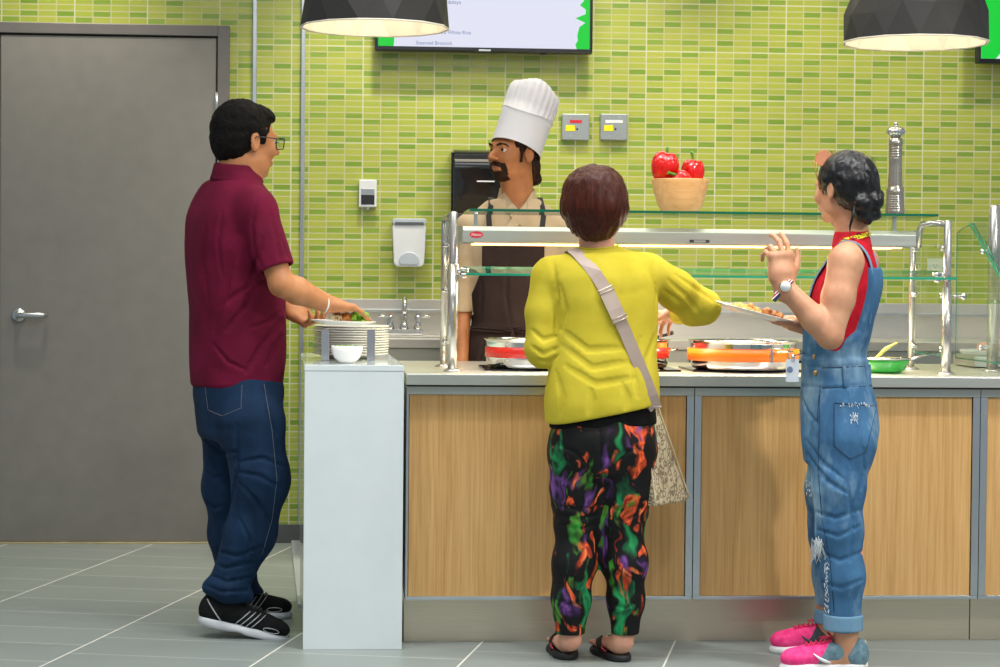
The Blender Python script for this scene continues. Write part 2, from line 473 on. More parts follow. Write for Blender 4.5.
def floor_mat():
    t = NT('grey floor tile'); a = math.radians(13.4)
    tc = t.n('ShaderNodeTexCoord'); sp = t.n('ShaderNodeSeparateXYZ'); t.l(tc.outputs['Object'], sp.inputs[0])
    x, y = sp.outputs[0], sp.outputs[1]
    nu = t.math('ADD', t.math('MULTIPLY', x, math.cos(a)), t.math('MULTIPLY', y, -math.sin(a)))
    nv = t.math('ADD', t.math('MULTIPLY', x, math.sin(a)), t.math('MULTIPLY', y, math.cos(a)))
    u = t.math('DIVIDE', t.math('ADD', nu, 63.15-.10), .6315); iu = t.math('FLOOR', u); fu = t.math('FRACT', u)
    par = t.math('FLOORED_MODULO', iu, 2.)
    v = t.math('ADD', t.math('DIVIDE', t.math('ADD', nv, 61.6-6.40), .308), t.math('MULTIPLY', par, .5)); iv = t.math('FLOOR', v); fv = t.math('FRACT', v)
    cb = t.n('ShaderNodeCombineXYZ'); t.l(iu, cb.inputs[0]); t.l(iv, cb.inputs[1])
    wn = t.n('ShaderNodeTexWhiteNoise', noise_dimensions='3D'); t.l(cb.outputs[0], wn.inputs['Vector'])
    n1 = t.noise(t.obj((1, 5, 1), rot=(0, 0, a)), 3.0, 5, .6)
    n2 = t.noise(t.obj((1, 1, 1)), 90, 2, .5)
    f = t.math('ADD', t.math('MULTIPLY', n1, .6), t.math('MULTIPLY', wn.outputs[0], .22))
    col = t.ramp(f, [(.2, '87908d'), (.75, '979f9b')])
    col = t.mix(t.math('MULTIPLY', n2, .15), col, lin('747d7a'))
    ju = t.math('ADD', t.math('LESS_THAN', fu, .005), t.math('GREATER_THAN', fu, .995))
    jv = t.math('ADD', t.math('LESS_THAN', fv, .010), t.math('GREATER_THAN', fv, .990))
    col = t.mix(t.math('MULTIPLY', jv, .65), col, lin('d8dcd4')); col = t.mix(ju, col, lin('ecece2'))
    t.set(col=col, rough=t.math('ADD', .30, t.math('MULTIPLY', n1, .15)), spec=.45)
    t.bump(t.math('ADD', t.math('MULTIPLY', t.math('MINIMUM', t.math('ADD', ju, jv), 1.), -1.), t.math('MULTIPLY', n2, .15)), .2, .002)
    return t.m
def brushed(name, col='b4b2ac', rough=.3, along='x', var=.08):
    t = NT(name); sc = {'x': (2, 120, 120), 'z': (120, 120, 2), 'y': (120, 2, 120)}[along]
    n = t.noise(t.obj(sc), 3, 3, .6); c = lin(col)
    t.set(col=t.ramp(n, [(.3, tuple(k*(1-var) for k in c[:3])+(1,)), (.7, c)]), rough=t.math('ADD', rough-.06, t.math('MULTIPLY', n, .12)), metal=.8)
    t.bump(n, .02, .001); return t.m
def wood_mat(name, c1, c2, horiz=False, sc=1.0):
    t = NT(name)
    s = (2.2*sc, 90*sc, 90*sc) if horiz else (90*sc, 90*sc, 2.2*sc)
    n = t.noise(t.obj(s), 1.4, 5, .65); n2 = t.noise(t.obj(tuple(k*.12 for k in s)), 1.2, 2, .5)
    f = t.math('ADD', t.math('MULTIPLY', n, .7), t.math('MULTIPLY', n2, .3))
    t.set(col=t.ramp(f, [(.3, c1), (.62, c2)]), rough=.42, spec=.4); t.bump(n, .05, .001); return t.m
def glass_mat(name, tint='eef8f4', rough=0.0, edge=False):
    t = NT(name)
    g = t.n('ShaderNodeBsdfGlass'); g.inputs['Color'].default_value = lin(tint); g.inputs['Roughness'].default_value = rough; g.inputs['IOR'].default_value = 1.45
    t.l(g.outputs[0], t.out.inputs[0]); return t.m
def thin_glass(name, tint, refl=.08):
    """clear sheet: straight-through light plus a Fresnel reflection"""
    t = NT(name); tr = t.n('ShaderNodeBsdfTransparent'); tr.inputs[0].default_value = lin(tint)
    gl = t.n('ShaderNodeBsdfGlossy'); gl.inputs['Roughness'].default_value = .02
    lw = t.n('ShaderNodeLayerWeight'); lw.inputs[0].default_value = .5
    fr = t.math('MULTIPLY_ADD', t.math('POWER', lw.outputs['Facing'], 4.), .75, .045)
    mx = t.n('ShaderNodeMixShader'); t.l(fr, mx.inputs[0]); t.l(tr.outputs[0], mx.inputs[1]); t.l(gl.outputs[0], mx.inputs[2])
    t.l(mx.outputs[0], t.out.inputs[0]); return t.m
MT = {}
MT['tile'] = tile_wall_mat(); MT['floor'] = floor_mat()
MT['ceil'] = simple('white ceiling paint', 'd8d8d4', .8)
MT['door'] = simple('dark grey door paint', '7d7b76', .5, bump=.15, bscale=500, var=.05)
MT['frame'] = simple('grey door frame paint', '6a6866', .45, var=.05)
MT['black'] = simple('black', '121212', .4)
MT['chrome'] = simple('chrome', 'd8d8d8', .12, 1., var=.03)
MT['alu'] = simple('satin aluminium', 'c6ccd0', .32, 1., var=.04)
MT['steel'] = brushed('brushed stainless', 'dcdad4', .34, var=.04)
MT['steelv'] = brushed('brushed stainless upright', 'c4c2bc', .22, 'z')
MT['steeld'] = brushed('dull stainless', 'c9ccc4', .38)
MT['kick'] = brushed('brushed kick plate', 'ddd2bc', .36, 'x')
MT['wood'] = wood_mat('light oak laminate', 'c08e50', 'e2b678')
MT['white'] = simple('glossy white laminate', 'd6dfe1', .12, var=.02, coat=.4)
MT['base'] = simple('dark grey cove base', '55575a', .5)
MT['glass'] = thin_glass('clear glass', 'f1f8f5')
MT['gedge'] = NT('green glass edge').set(col=lin('1fa98a'), rough=.15, trans=.35, ior=1.45)
MT['gedged'] = NT('dark green glass edge').set(col=lin('0f6a52'), rough=.15, trans=.3, ior=1.45)
MT['china'] = simple('white china', 'f6f4f0', .25, var=.02)
MT['plastic'] = simple('white plastic', 'dfe3e8', .3, var=.03)
MT['plasticg'] = simple('grey translucent plastic', 'b9c3cf', .25, var=.03)
MT['label_red'] = simple('red label', 'd21f36', .4); MT['label_white'] = simple('white label', 'e8ebee', .4); MT['label_yellow'] = simple('yellow label', 'f2e40c', .45)

# ------------------------------------------------------------------ room
XL, XR, ZC = -2.6, 4.4, 3.3
MB().box(XL, XR, -1.5, YW, -.1, 0).out('floor', MT['floor']).__setitem__('kind', 'structure')
o = MB().box(XL, XR, YW, YW+.12, 0, ZC).out('wall_back', MT['tile']); tag(o, kind='structure')
o = MB().box(XL, XR, -1.5, YW+.12, ZC, ZC+.1).out('ceiling', MT['ceil']); tag(o, kind='structure')
xa, xb = P(302, 535, YW)[0], XR
o = MB().box(-.53, xb, YW-.012, YW, 0, .085, .003).out('baseboard_back', MT['base']); tag(o, kind='structure')
for k, px in ((1, 254.5), (2, 303)):
    x = P(px, 100, YW)[0]
    z0 = .085
    o = MB().box(x-.009, x+.009, YW-.014, YW, z0, ZC, .002).out('trim_%d' % k, MT['alu']); tag(o, kind='structure')
# grey door in its frame
d = thing('door_1', (-1.06, YW-.02, 0), None, None, kind='structure')
fr = MB(); fr.box(-.582, -.530, YW-.05, YW, 0, 2.345, .003); fr.box(-1.62, -1.556, YW-.05, YW, 0, 2.345, .003); fr.box(-1.556, -.582, YW-.05, YW, 2.297, 2.345, .003)
fr.out('door_frame', MT['frame'], d)
lf = MB().box(-1.549, -.589, YW-.038, YW-.002, .012, 2.289, .002).out('door_leaf', MT['door'], d)
MB().box(-1.556, -.582, YW-.006, YW-.001, .0, 2.297).out('door_gap', MT['black'], d)
MB().box(-1.556, -.582, YW-.05, YW, 0, .010, .002).out('threshold', simple('brass threshold', 'cdbf98', .35, .6), d)
for zz in (P(218, 105, YW)[2], .25):
    h = MB(); h.lathe([(0, -.055), (.008, -.055), (.008, .055), (0, .055)], 12, Matrix.Translation((-.586, YW-.044, zz))); h.out('hinge', MT['alu'], d)
hx, hy, hz = P(19, 315, YW-.04)
hb = MB(); Rm = Matrix.Translation((hx, YW-.038, hz)) @ Matrix.Rotation(PI/2, 4, 'X')
hb.lathe([(0, 0), (.031, 0), (.031, .006), (.026, .011), (.013, .014), (.011, .05), (0, .05)], 28, Rm)
hb.out('door_handle', MT['alu'], d)
lv = MB(); lv.tube([(hx, YW-.085, hz), (hx+.03, YW-.088, hz), (hx+.10, YW-.088, hz+.001), (hx+.118, YW-.084, hz+.001), (hx+.122, YW-.055, hz+.001)], [.011, .012, .0115, .011, .010], 12)
lv.out('handle_lever', MT['alu'], d)

# low white kerb running to the wall beside the white stand
a, b_ = PZ(290.5, 545, .0), PZ(298, 607, 0)
kb = MB(); kb.prism([(a[0]-.0, YW-.002), (a[0]+.05, YW-.002), (b_[0]+.03, b_[1]), (b_[0], b_[1])], 'z', 0, .012, .002)
tag(kb.out('trim_3', MT['white']), kind='structure')

# ------------------------------------------------------------------ serving counter
CY0, CY1 = 6.86, 7.95; CT = .900
xs = [P(405, 400, 6.9)[0]+.004, P(693.2, 500, 6.9)[0], P(979, 500, 6.9)[0], P(979, 500, 6.9)[0]+.97]
GR = 'oak fronted serving cabinets under the counter'
labs = ['oak fronted serving cabinet beside the white stand, behind the woman in yellow',
        'oak fronted serving cabinet between the two metal uprights, behind the woman in denim overalls',
        'oak fronted serving cabinet cut off by the right edge of the photo']
for i in range(3):
    x0, x1 = xs[i]+.001, xs[i+1]-.001
    t = thing('serving_cabinet', ((x0+x1)/2, 7.3, 0), labs[i], 'cabinet', GR)
    c = MB(); c.box(x0, x1, 6.93, 7.85, .150, .8625); c.out('carcass', MT['steeld'], t)
    l, r = x0 + (.004 if i == 0 else .020), x1 - .020
    MB().box(l+.006, r-.006, 6.905, 6.931, .1625, .829, .001).out('front_panel', MT['wood'], t)
    MB().box(x0, x1, 6.900, 6.931, .150, .162, .001).out('bottom_rail', MT['alu'], t)
    MB().box(x0, x1, 6.895, 6.931, .830, .8565, .001).out('top_rail', MT['steeld'], t)
    for s, e in (((x0, l+.004) if i else (x0, x0+.008)), (r-.004, x1)):
        u = MB().box(s, e, 6.898, 6.931, .1625, .8295, .001).out('edge_strip', MT['alu'], t)
        if e-s > .012:
            for z in (.19, .46, .77): MB().ball(((s+e)/2, 6.897, z), (.0022, .0012, .0022), 8).out('screw', MT['steeld'], u)
    MB().box(x0-.001, x1+.001 if i == 0 else x1-.003, 6.98, 7.0, 0, .150).out('kick_plate', MT['kick'], t)
# continuous steel worktop
wt = thing('worktop', (1.6, 7.4, CT), 'long stainless steel serving worktop running behind the three customers', 'worktop')
MB().box(xs[0]-.002, xs[3], CY0, CY1, CT-.004, CT, .001).out('top_sheet', MT['steel'], wt)
MB().box(xs[0]-.002, xs[3], CY0-.004, CY0+.02, CT-.0370, CT-.001, .003).out('front_edge', MT['steeld'], wt)
MB().box(xs[0]+.01, xs[3]-.01, CY0+.025, CY1-.02, .863, CT-.004).out('underside', MT['steeld'], wt)
MB().box(xs[0], xs[3], CY0+.004, CY0+.024, .8575, .8625).out('shadow_gap', MT['black'], wt)

# ------------------------------------------------------------------ white end stand
pf0, pf1 = P(303.5, 500, 6.83)[0]+.001, P(403, 500, 6.83)[0]
PT = .928
st = thing('plate_stand', ((pf0+pf1)/2, 7.3, 0), 'tall glossy white stand at the left end of the counter carrying the plates', 'stand')
s = MB()
lean = -.035
def ped(z0, z1, e=0):
    return [(pf0-e, 6.83-e), (pf1+e*0, 6.83-e), (pf1-.03, 7.93), (pf0+lean-e, 7.93)]
s.prism(ped(0, 0), 'z', 0, PT-.02, .0015); s.out('stand_body', MT['white'], st)
s = MB().prism(ped(0, 0, .0015), 'z', PT-.02, PT, .002); s.out('stand_top', MT['white'], st)

# ------------------------------------------------------------------ back counter with sink along the wall
BX0, BX1, BY, BT = P(322, 340, 8.97)[0], 4.2, 8.97, .955
bc = thing('back_counter', ((BX0+BX1)/2, 9.3, 0), 'stainless back counter with splashback along the green tiled wall', 'counter')
sx, sy, sw, sd = P(400, 340, 9.2)[0], 9.25, .26, .19      # sink hole centre / half sizes
t_ = MB()
t_.box(BX0, sx-sw, BY, YW-.016, BT-.04, BT, .002); t_.box(sx+sw, BX1, BY, YW-.016, BT-.04, BT, .002)
t_.box(sx-sw, sx+sw, BY, sy-sd, BT-.04, BT, .002); t_.box(sx-sw, sx+sw, sy+sd, YW-.016, BT-.04, BT, .002)
t_.out('counter_top', MT['steel'], bc)
MB().box(BX0, BX1, YW-.016, YW-.001, .10, 1.118, .002).out('splashback', MT['steel'], bc)
MB().box(BX0, BX1, YW-.05, YW-.016, 1.060, 1.072, .002).out('splashback_ledge', MT['alu'], bc)
b = MB(); b.box(BX0+.01, BX1-.01, BY+.02, BY+.04, .12, BT-.042); b.box(BX0+.01, BX0+.03, BY+.02, YW-.02, .12, BT-.042)
for x in np.arange(BX0+.6, BX1, .8): b.box(x, x+.012, BY+.012, BY+.021, .12, BT-.05)
b.box(BX0+.02, BX1-.02, BY+.08, YW-.02, 0, .12)
b.out('cabinet_front', MT['steeld'], bc)
b = MB(); w = .004
b.box(sx-sw, sx-sw+w, sy-sd, sy+sd, BT-.2, BT-.004); b.box(sx+sw-w, sx+sw, sy-sd, sy+sd, BT-.2, BT-.004)
b.box(sx-sw, sx+sw, sy-sd, sy-sd+w, BT-.2, BT-.004); b.box(sx-sw, sx+sw, sy+sd-w, sy+sd, BT-.2, BT-.004); b.box(sx-sw, sx+sw, sy-sd, sy+sd, BT-.204, BT-.2)
b.out('sink_basin', MT['steel'], bc)
# black slab for the shade in an open equipment bay, low behind the pans
MB().box(P(690, 345, BY)[0], P(905, 345, BY)[0], BY-.006, BY+.019, .80, .872).out('recess_shade', MT['black'], bc)

# faucet
fx, _, _ = P(404, 330, 9.5); fY = 9.50
fc = thing('faucet', (fx, fY, BT), 'chrome sink faucet with gooseneck spout and two lever handles', 'faucet')
f = MB(); f.box(fx-.085, fx+.085, fY-.022, fY+.022, BT+.001, BT+.03, .008); f.out('faucet_base', MT['chrome'], fc)
f = MB()
pts = [(fx, fY, BT+.03), (fx, fY, BT+.10)] + [(fx, fY-.045+.045*math.cos(a), BT+.125+.045*math.sin(a)) for a in np.linspace(0, PI, 10)] + [(fx, fY-.09, BT+.10)]
f.tube(pts, [.014]*2+[.011]*11, 12); f.lathe([(0, 0), (.022, 0), (.018, .02), (.012, .035), (0, .035)], 20, Matrix.Translation((fx, fY, BT+.028)))
f.out('spout', MT['chrome'], fc)
for s_ in (-1, 1):
    f = MB(); x = fx+s_*.062
    f.lathe([(0, 0), (.02, 0), (.016, .02), (.011, .04), (.016, .052), (.012, .064), (0, .066)], 20, Matrix.Translation((x, fY, BT+.028)))
    f.tube([(x, fY, BT+.082), (x+s_*.03, fY-.01, BT+.088), (x+s_*.055, fY-.015, BT+.09)], [.005, .0055, .007], 10)
    h = f.out('tap_handle', MT['chrome'], fc)
    MB().lathe([(0, 0), (.008, 0), (.008, .003), (0, .003)], 16, Matrix.Translation((x, fY, BT+.094))).out('index_cap', simple('cap_'+str(s_), 'd33838' if s_ < 0 else '3c66c0', .4), h)

# ------------------------------------------------------------------ things on the wall
def wallbox(name, x0, y0, x1, y1, depth, m, label, cat, bev=.004):
    a, b = P(x0, y0, YW), P(x1, y1, YW)
    t = thing(name, ((a[0]+b[0])/2, YW-depth/2, b[2]), label, cat)
    MB().box(a[0], b[0], YW-depth, YW-.0015, b[2], a[2], bev).out('housing', m, t)
    return t, a[0], b[0], b[2], a[2]
t, x0, x1, z0, z1 = wallbox('wall_sensor', 359, 180, 376.5, 207.5, .035, MT['plastic'], 'small white wall sensor with a dark window, left of the soap dispenser', 'sensor')
g = simple('silver dark window', '2c2e30', .25)
MB().box(x0+.010, x1-.010, YW-.0375, YW-.034, z0+.012, z0+.062, .001).out('sensor_window', g, t)
MB().box(x0+.010, x1-.010, YW-.038, YW-.0345, z0+.055, z0+.085, .001).out('silver_band', MT['alu'], t)
MB().box((x0+x1)/2-.006, (x0+x1)/2+.006, YW-.03, YW-.012, z0-.012, z0, .001).out('spout', MT['alu'], t)
# soap dispenser
a, b = P(392, 219, YW), P(425, 267, YW)
t = thing('soap_dispenser', ((a[0]+b[0])/2, YW-.05, b[2]), 'white soap dispenser with a round grey push bar, over the sink', 'soap dispenser')
cx, hw = (a[0]+b[0])/2, (b[0]-a[0])/2
def rrect(x0, x1, z0, z1, r, n=6, taper=0):
    pts = []
    for cx_, cz_, a0 in ((x1-r-taper, z0+r, -PI/2), (x1-r, z1-r, 0), (x0+r, z1-r, PI/2), (x0+r+taper, z0+r, PI)):
        for k in range(n+1): an = a0+PI/2*k/n; pts.append((cx_+r*math.cos(an), cz_+r*math.sin(an)))
    return pts
MB().prism(rrect(cx-hw, cx+hw, b[2], a[2]-.018, .022, 6, .008), 'y', YW-.105, YW-.0015, .004).out('housing', MT['plastic'], t)
MB().prism(rrect(cx-hw, cx+hw, a[2]-.026, a[2], .010), 'y', YW-.109, YW-.0015, .003).out('lid', MT['plasticg'], t)
MB().box(cx-hw*.85, cx+hw*.85, YW-.110, YW-.10, a[2]-.030, a[2]-.016, .001).out('level_window', simple('smoked window', '5a5f64', .2), t)
MB().prism([(cx+.046*math.cos(an), b[2]+.028+.038*math.sin(an)) for an in np.linspace(-.55, PI+.55, 22)], 'y', YW-.118, YW-.10, .004).out('push_bar', MT['plasticg'], t)
# black paper towel dispenser behind the chef
a, b = P(450, 150, YW), P(508, 222, YW)
t = thing('wall_mounted_towel_dispenser', ((a[0]+b[0])/2, YW-.1, b[2]), 'glossy black paper towel dispenser on the wall behind the chef', 'towel dispenser')
blk = simple('glossy black plastic', '17191c', .14, var=.02, coat=.5)
prof = [(YW-.0015, b[2]), (YW-.17, b[2]), (YW-.215, b[2]+.03)] + [(YW-.13-.095*math.cos(an), a[2]-.09+.085*math.sin(an)) for an in np.linspace(0, PI/2, 8)] + [(YW-.0015, a[2])]
MB().prism([(y, z) for y, z in prof], 'x', a[0]+.006, b[0], .006).out('housing', blk, t)
MB().box(a[0]+.11, a[0]+.19, YW-.2295, YW-.2265, a[2]-.155, a[2]-.149).out('printed_mark', MT['label_white'], t)
sm = NT('smoked green side').set(col=lin('2c3b26'), rough=.15)
MB().box(a[0]-.004, a[0]+.006, YW-.19, YW-.0015, b[2], a[2]-.02, .003).out('side_cover', blk, t)
# two grey switch plates
for k, (x0, x1, lc, lab) in enumerate(((561.5, 588.5, MT['label_red'], 'grey metal wall switch plate with a red label strip'), (599.8, 626.5, MT['label_white'], 'grey metal wall switch plate with a white label strip'))):
    y0, y1 = 114, 140.8
    gm = simple('galvanised plate', 'a3abae', .4, .55, var=.05) if k == 0 else gm
    a, b = P(x0, y0, YW), P(x1, y1, YW)
    t = thing('switch_plate', ((a[0]+b[0])/2, YW-.02, b[2]), lab, 'switch plate', 'grey switch plates on the tiled wall')
    MB().box(a[0], b[0], YW-.03, YW-.0015, b[2], a[2], .004).out('plate', gm, t)
    w, h = b[0]-a[0], a[2]-b[2]
    off = (.28, .72) if k == 0 else (.18, .82)
    MB().box(a[0]+w*off[0], a[0]+w*off[1], YW-.0315, YW-.03, b[2]+h*.65, b[2]+h*.76).out('label_strip', lc, t)
    for q in range(6 if k == 0 else 8):
        pass
    MB().box(a[0]+w*.13, a[0]+w*.47, YW-.032, YW-.03, b[2]+h*.34, b[2]+h*.56, .0005).out('yellow_sticker', MT['label_yellow'], t)
    kb = MB(); kb.lathe([(0, 0), (.0045, 0), (.004, .004), (0, .004)], 14, Matrix.Translation((a[0]+w*.56, YW-.03, b[2]+h*.42)) @ Matrix.Rotation(PI/2, 4, 'X')); kb.out('key_switch', MT['black'], t)
    for u in (.32, .68):
        for v in (.15, .86): MB().ball((a[0]+w*u, YW-.0305, b[2]+h*v), (.003, .0012, .003), 8).out('screw', MT['steeld'], t)
# outlet
t, x0, x1, z0, z1 = wallbox('power_outlet', 927, 258.5, 942, 281, .008, MT['plastic'], 'white wall power outlet seen through the glass end of the sneeze guard', 'outlet', .002)
cx = (x0+x1)/2
f = MB(); f.prism(rrect(cx-.017, cx+.017, z0+.018, z1-.018, .006), 'y', YW-.010, YW-.007); f.out('socket_face', MT['label_white'], t)
for dz in (-.019, .019):
    zc = (z0+z1)/2+dz
    for a_, b_2, c_, d_ in ((-.008, -.006, -.004, .006), (.006, .008, -.004, .006), (-.0025, .0025, -.012, -.007)):
        MB().box(cx+a_, cx+b_2, YW-.0108, YW-.0098, zc+c_, zc+d_).out('socket_slot', MT['black'], t)

# ------------------------------------------------------------------ menu screens
scr = emit('white menu screen', 'e4e6f8', .95); grn = emit('green menu graphic', '08e040', .85); txm = emit('slate menu lettering', '6c80ae', .9)
bez = simple('black screen bezel', '15171d', .3)
def screen(x0, x1, zb, label, left_green=True, texts=True):
    YS = YW-.11; h = (x1-x0)*.565
    t = thing('menu_screen', ((x0+x1)/2, YS, zb), label, 'menu screen', 'wall mounted menu screens')
    zt = zb+h
    MB().box(x0, x1, YS, YS+.055, zb, zt, .006).out('screen_housing', bez, t)
    MB().box((x0+x1)/2-.15, (x0+x1)/2+.15, YS+.05, YW-.001, zb+.1, zt-.1, .004).out('wall_mount', MT['black'], t)
    m = .020
    MB().box(x0+m*.7, x1-m*.7, YS-.0012, YS+.001, zb+m, zt-m).out('screen_glass', scr, t)
    MB().box((x0+x1)/2-.025, (x0+x1)/2+.03, YS-.002, YS, zb+.003, zb+.012, .001).out('maker_badge', MT['alu'], t)
    MB().box(x1-.24, x1-.21, YS+.01, YS+.03, zb-.006, zb).out('sensor_foot', bez, t)
    def ragged(xe, s, w0, seed, w1):
        r = random.Random(seed); n = 26; pts = []
        for k in range(n+1):
            z = zb+m+(h-2*m)*k/n
            w = w0+(w1-w0)*min(1, k/8)+r.uniform(-.018, .018)
            if k > 4 and k < 9: w += .02*(k % 2)
            pts.append((xe+s*max(.012, w), z))
        return [(xe, zb+m)]+pts+[(xe, zt-m)]
    pl = ragged(x1-m*.7, -1, .068, 3, .028)
    if not left_green: pl = ragged(x1-m*.7, -1, .05, 3, .03)
    MB().prism(pl, 'y', YS-.0022, YS-.0011).out('green_brush_edge', grn, t)
    MB().prism(ragged(x0+m*.7, 1, .065, 5, .05 if left_green else .16), 'y', YS-.0022, YS-.0011).out('green_brush_edge', grn, t)
    return t, x0, x1, zb, zt, YS
xa, xb = P(375, 52, YW-.11)[0], P(592.5, 52, YW-.11)[0]; zb = P(484, 52, YW-.11)[2]
t, x0, x1, zb, zt, YS = screen(xa, xb, zb, 'wall mounted menu screen with green brushed edges, above the chef')
def line(txt, px, py, size=.023, al='LEFT'):
    p = P(px, py, YS); text_mesh('menu_lettering', txt, size, txm, (p[0], YS-.0022, p[2]), parent=t, align=al)
line('Jambalaya', 461, 4, al='RIGHT'); line('Rice and Garb White Rice', 471, 34.5, al='RIGHT'); line('Steamed Broccoli', 452, 45, al='RIGHT')
z = P(418, 45, YS)[2]+.20
for s_ in ('Entrees', 'Sides', 'Roast Chicken'):
    z += .055; text_mesh('menu_lettering', s_, .03, txm, (P(430, 5, YS)[0], YS-.0016, z), parent=t)
x2 = P(978, 60, YW-.11)[0]; zb2 = P(990, 63, YW-.11)[2]
screen(x2, x2+(xb-xa), zb2, 'menu screen behind the right hanging lamp, mostly outside the photo', False)

# ------------------------------------------------------------------ faceted pendant lamps
lampk = simple('charcoal lamp shade', '2a2724', .6, var=.1); lampw = simple('white lamp lining', 'e6dfcc', .5, var=.02)
bulbm = emit('warm bulb', 'fff1d0', 2)
def pendant(px, py, Y, R, label, seed):
    c = P(px, py, Y); t = thing('pendant_lamp', c, label, 'pendant lamp', 'dark faceted lamps hanging over the counter')
    r = random.Random(seed); n = 14
    rings = [(R, 0), (R*.965, .10), (R*.82, .20), (R*.55, .30), (R*.22, .36), (.03, .385)]
    for nm, m, off in (('lamp_shade', lampk, 0), ('shade_lining', lampw, -.006)):
        rr = random.Random(seed); b = bmesh.new(); L = []
        for k, (q, z) in enumerate(rings):
            ring = []
            for i in range(n):
                a = 2*PI*(i+.5*(k % 2))/n; j = 1+(rr.uniform(-.045, .045) if 0 < k < 5 else 0)
                dz = rr.uniform(-.02, .02) if 0 < k < 5 else 0
                if k == 0: rad = q/math.cos(0)
                else: rad = q*j
                ring.append(b.verts.new((rad*math.cos(a)+math.cos(a)*off, rad*math.sin(a)+math.sin(a)*off, z+dz+(off if k > 1 else 0))))
            L.append(ring)
        for k in range(len(L)-1):
            A, B = L[k], L[k+1]
            for i in range(n):
                j = (i+1) % n
                if k % 2 == 0: b.faces.new([A[i], A[j], B[i]]); b.faces.new([A[j], B[j], B[i]])
                else: b.faces.new([A[i], B[j], B[i]]); b.faces.new([A[i], A[j], B[j]])
        # subdivide the rim so that it reads as a circle
        s = MB(); s._take(b, Matrix.Translation(c)); o = s.out(nm, m, t)
    s = MB(); s.tube([(c[0]+R*math.cos(a), c[1]+R*math.sin(a), c[2]) for a in np.linspace(0, 2*PI, 15)[:-1]+0], .003, 6, closed=True); s.out('rim', lampw, t)
    s = MB(); s.lathe([(0, .20), (.02, .20), (.024, .27), (.024, .36), (0, .40)], 20, Matrix.Translation(c)); s.out('lamp_holder', MT['black'], t)
    s = MB(); s.ball((c[0], c[1], c[2]+.165), (.035, .035, .042), 20); s.out('bulb', bulbm, t)
    s = MB(); s.tube([(c[0], c[1], c[2]+.38), (c[0], c[1], ZC-.03)], .004, 8); s.out('cord', MT['black'], t)
    s = MB(); s.lathe([(0, -.03), (.05, -.03), (.06, -.004), (.06, 0), (0, 0)], 24, Matrix.Translation((c[0], c[1], ZC))); s.out('ceiling_rose', MT['black'], t)
    l = bpy.data.lights.new('lamp_light', 'POINT'); l.energy = 2.0; l.color = (1, .9, .75); l.shadow_soft_size = .04
    lo = bpy.data.objects.new('lamp_light', l); COL.objects.link(lo); lo.location = Vector(c)+Vector((0, 0, .1))
pendant(374.8, 28, 7.1, .2505, 'dark faceted pendant lamp hanging in front of the menu screen above the chef', 4)
pendant(915.5, 43, 7.1, .249, 'dark faceted pendant lamp hanging over the woman in denim overalls', 9)
# ------------------------------------------------------------------ sneeze guards
YF, YB = 7.03, 7.42
def X_(px, Y, py=300): return P(px, py, Y)[0]
def post(mb, x, y, z0, z1, r, sleeve=None, foot=True):
    pr = [(0, z0), (r, z0), (r, z1-.004), (r-.004, z1), (0, z1)]
    mb.lathe(pr, 24, Matrix.Translation((x, y, 0)))
    if sleeve: mb.lathe([(r, sleeve-.002), (r+.0035, sleeve-.002), (r+.0035, z0), (r, z0)], 24, Matrix.Translation((x, y, 0)))
    if foot: mb.lathe([(0, z0), (r+.018, z0), (r+.018, z0+.004), (r+.006, z0+.010), (r, z0+.010)], 24, Matrix.Translation((x, y, 0)))
LX, LXB = X_(453, YF, 290), X_(441, YB, 290); RX, RXB = X_(947, YF, 290), X_(913, YB, 290)
LXB = LX+.012; RXB = RX-.004
sg = thing('sneeze_guard', ((LX+RX)/2, 7.2, CT), 'long glass and steel sneeze guard with two glass shelves in front of the chef', 'sneeze guard')
ZT = 1.436
for x, y, zt, sl in ((LX, YF, ZT, 1.262), (LX-.012, YB, ZT-.003, None), (RX, YF, ZT-.01, 1.20), (RX-.015, YB, ZT-.05, None)):
    m = MB(); post(m, x, y, CT, zt, .0135 if y == YF else .0115, sl); m.out('post', MT['steelv'], sg)
def bar(pts, r=.011, name='top_arm', m=None, par=sg):
    q = MB(); q.tube(pts, r, 14); return q.out(name, m or MT['steelv'], par)
bar([(LX, YF, ZT-.012), (LX-.004, (YF+YB)/2, ZT-.010), (LX-.012, YB, ZT-.014)], .012)
bar([(RX, YF, ZT-.022), (RX-.02, YF+.10, ZT-.016), (RX-.045, YF+.16, ZT-.02), (RX-.045, YF+.19, ZT-.05), (RX-.045, YF+.2, ZT-.10)], .010)
bar([(RX, YF, ZT-.024), (RX-.06, YF+.01, ZT-.02), (RX-.085, YF+.03, ZT-.03), (RX-.095, YF+.05, ZT-.065), (RX-.095, YF+.06, ZT-.09)], .009)
bar([(RX-.015, YB, ZT-.055), (RX-.05, YB-.1, ZT-.06), (RX-.09, YB-.2, ZT-.075)], .009)
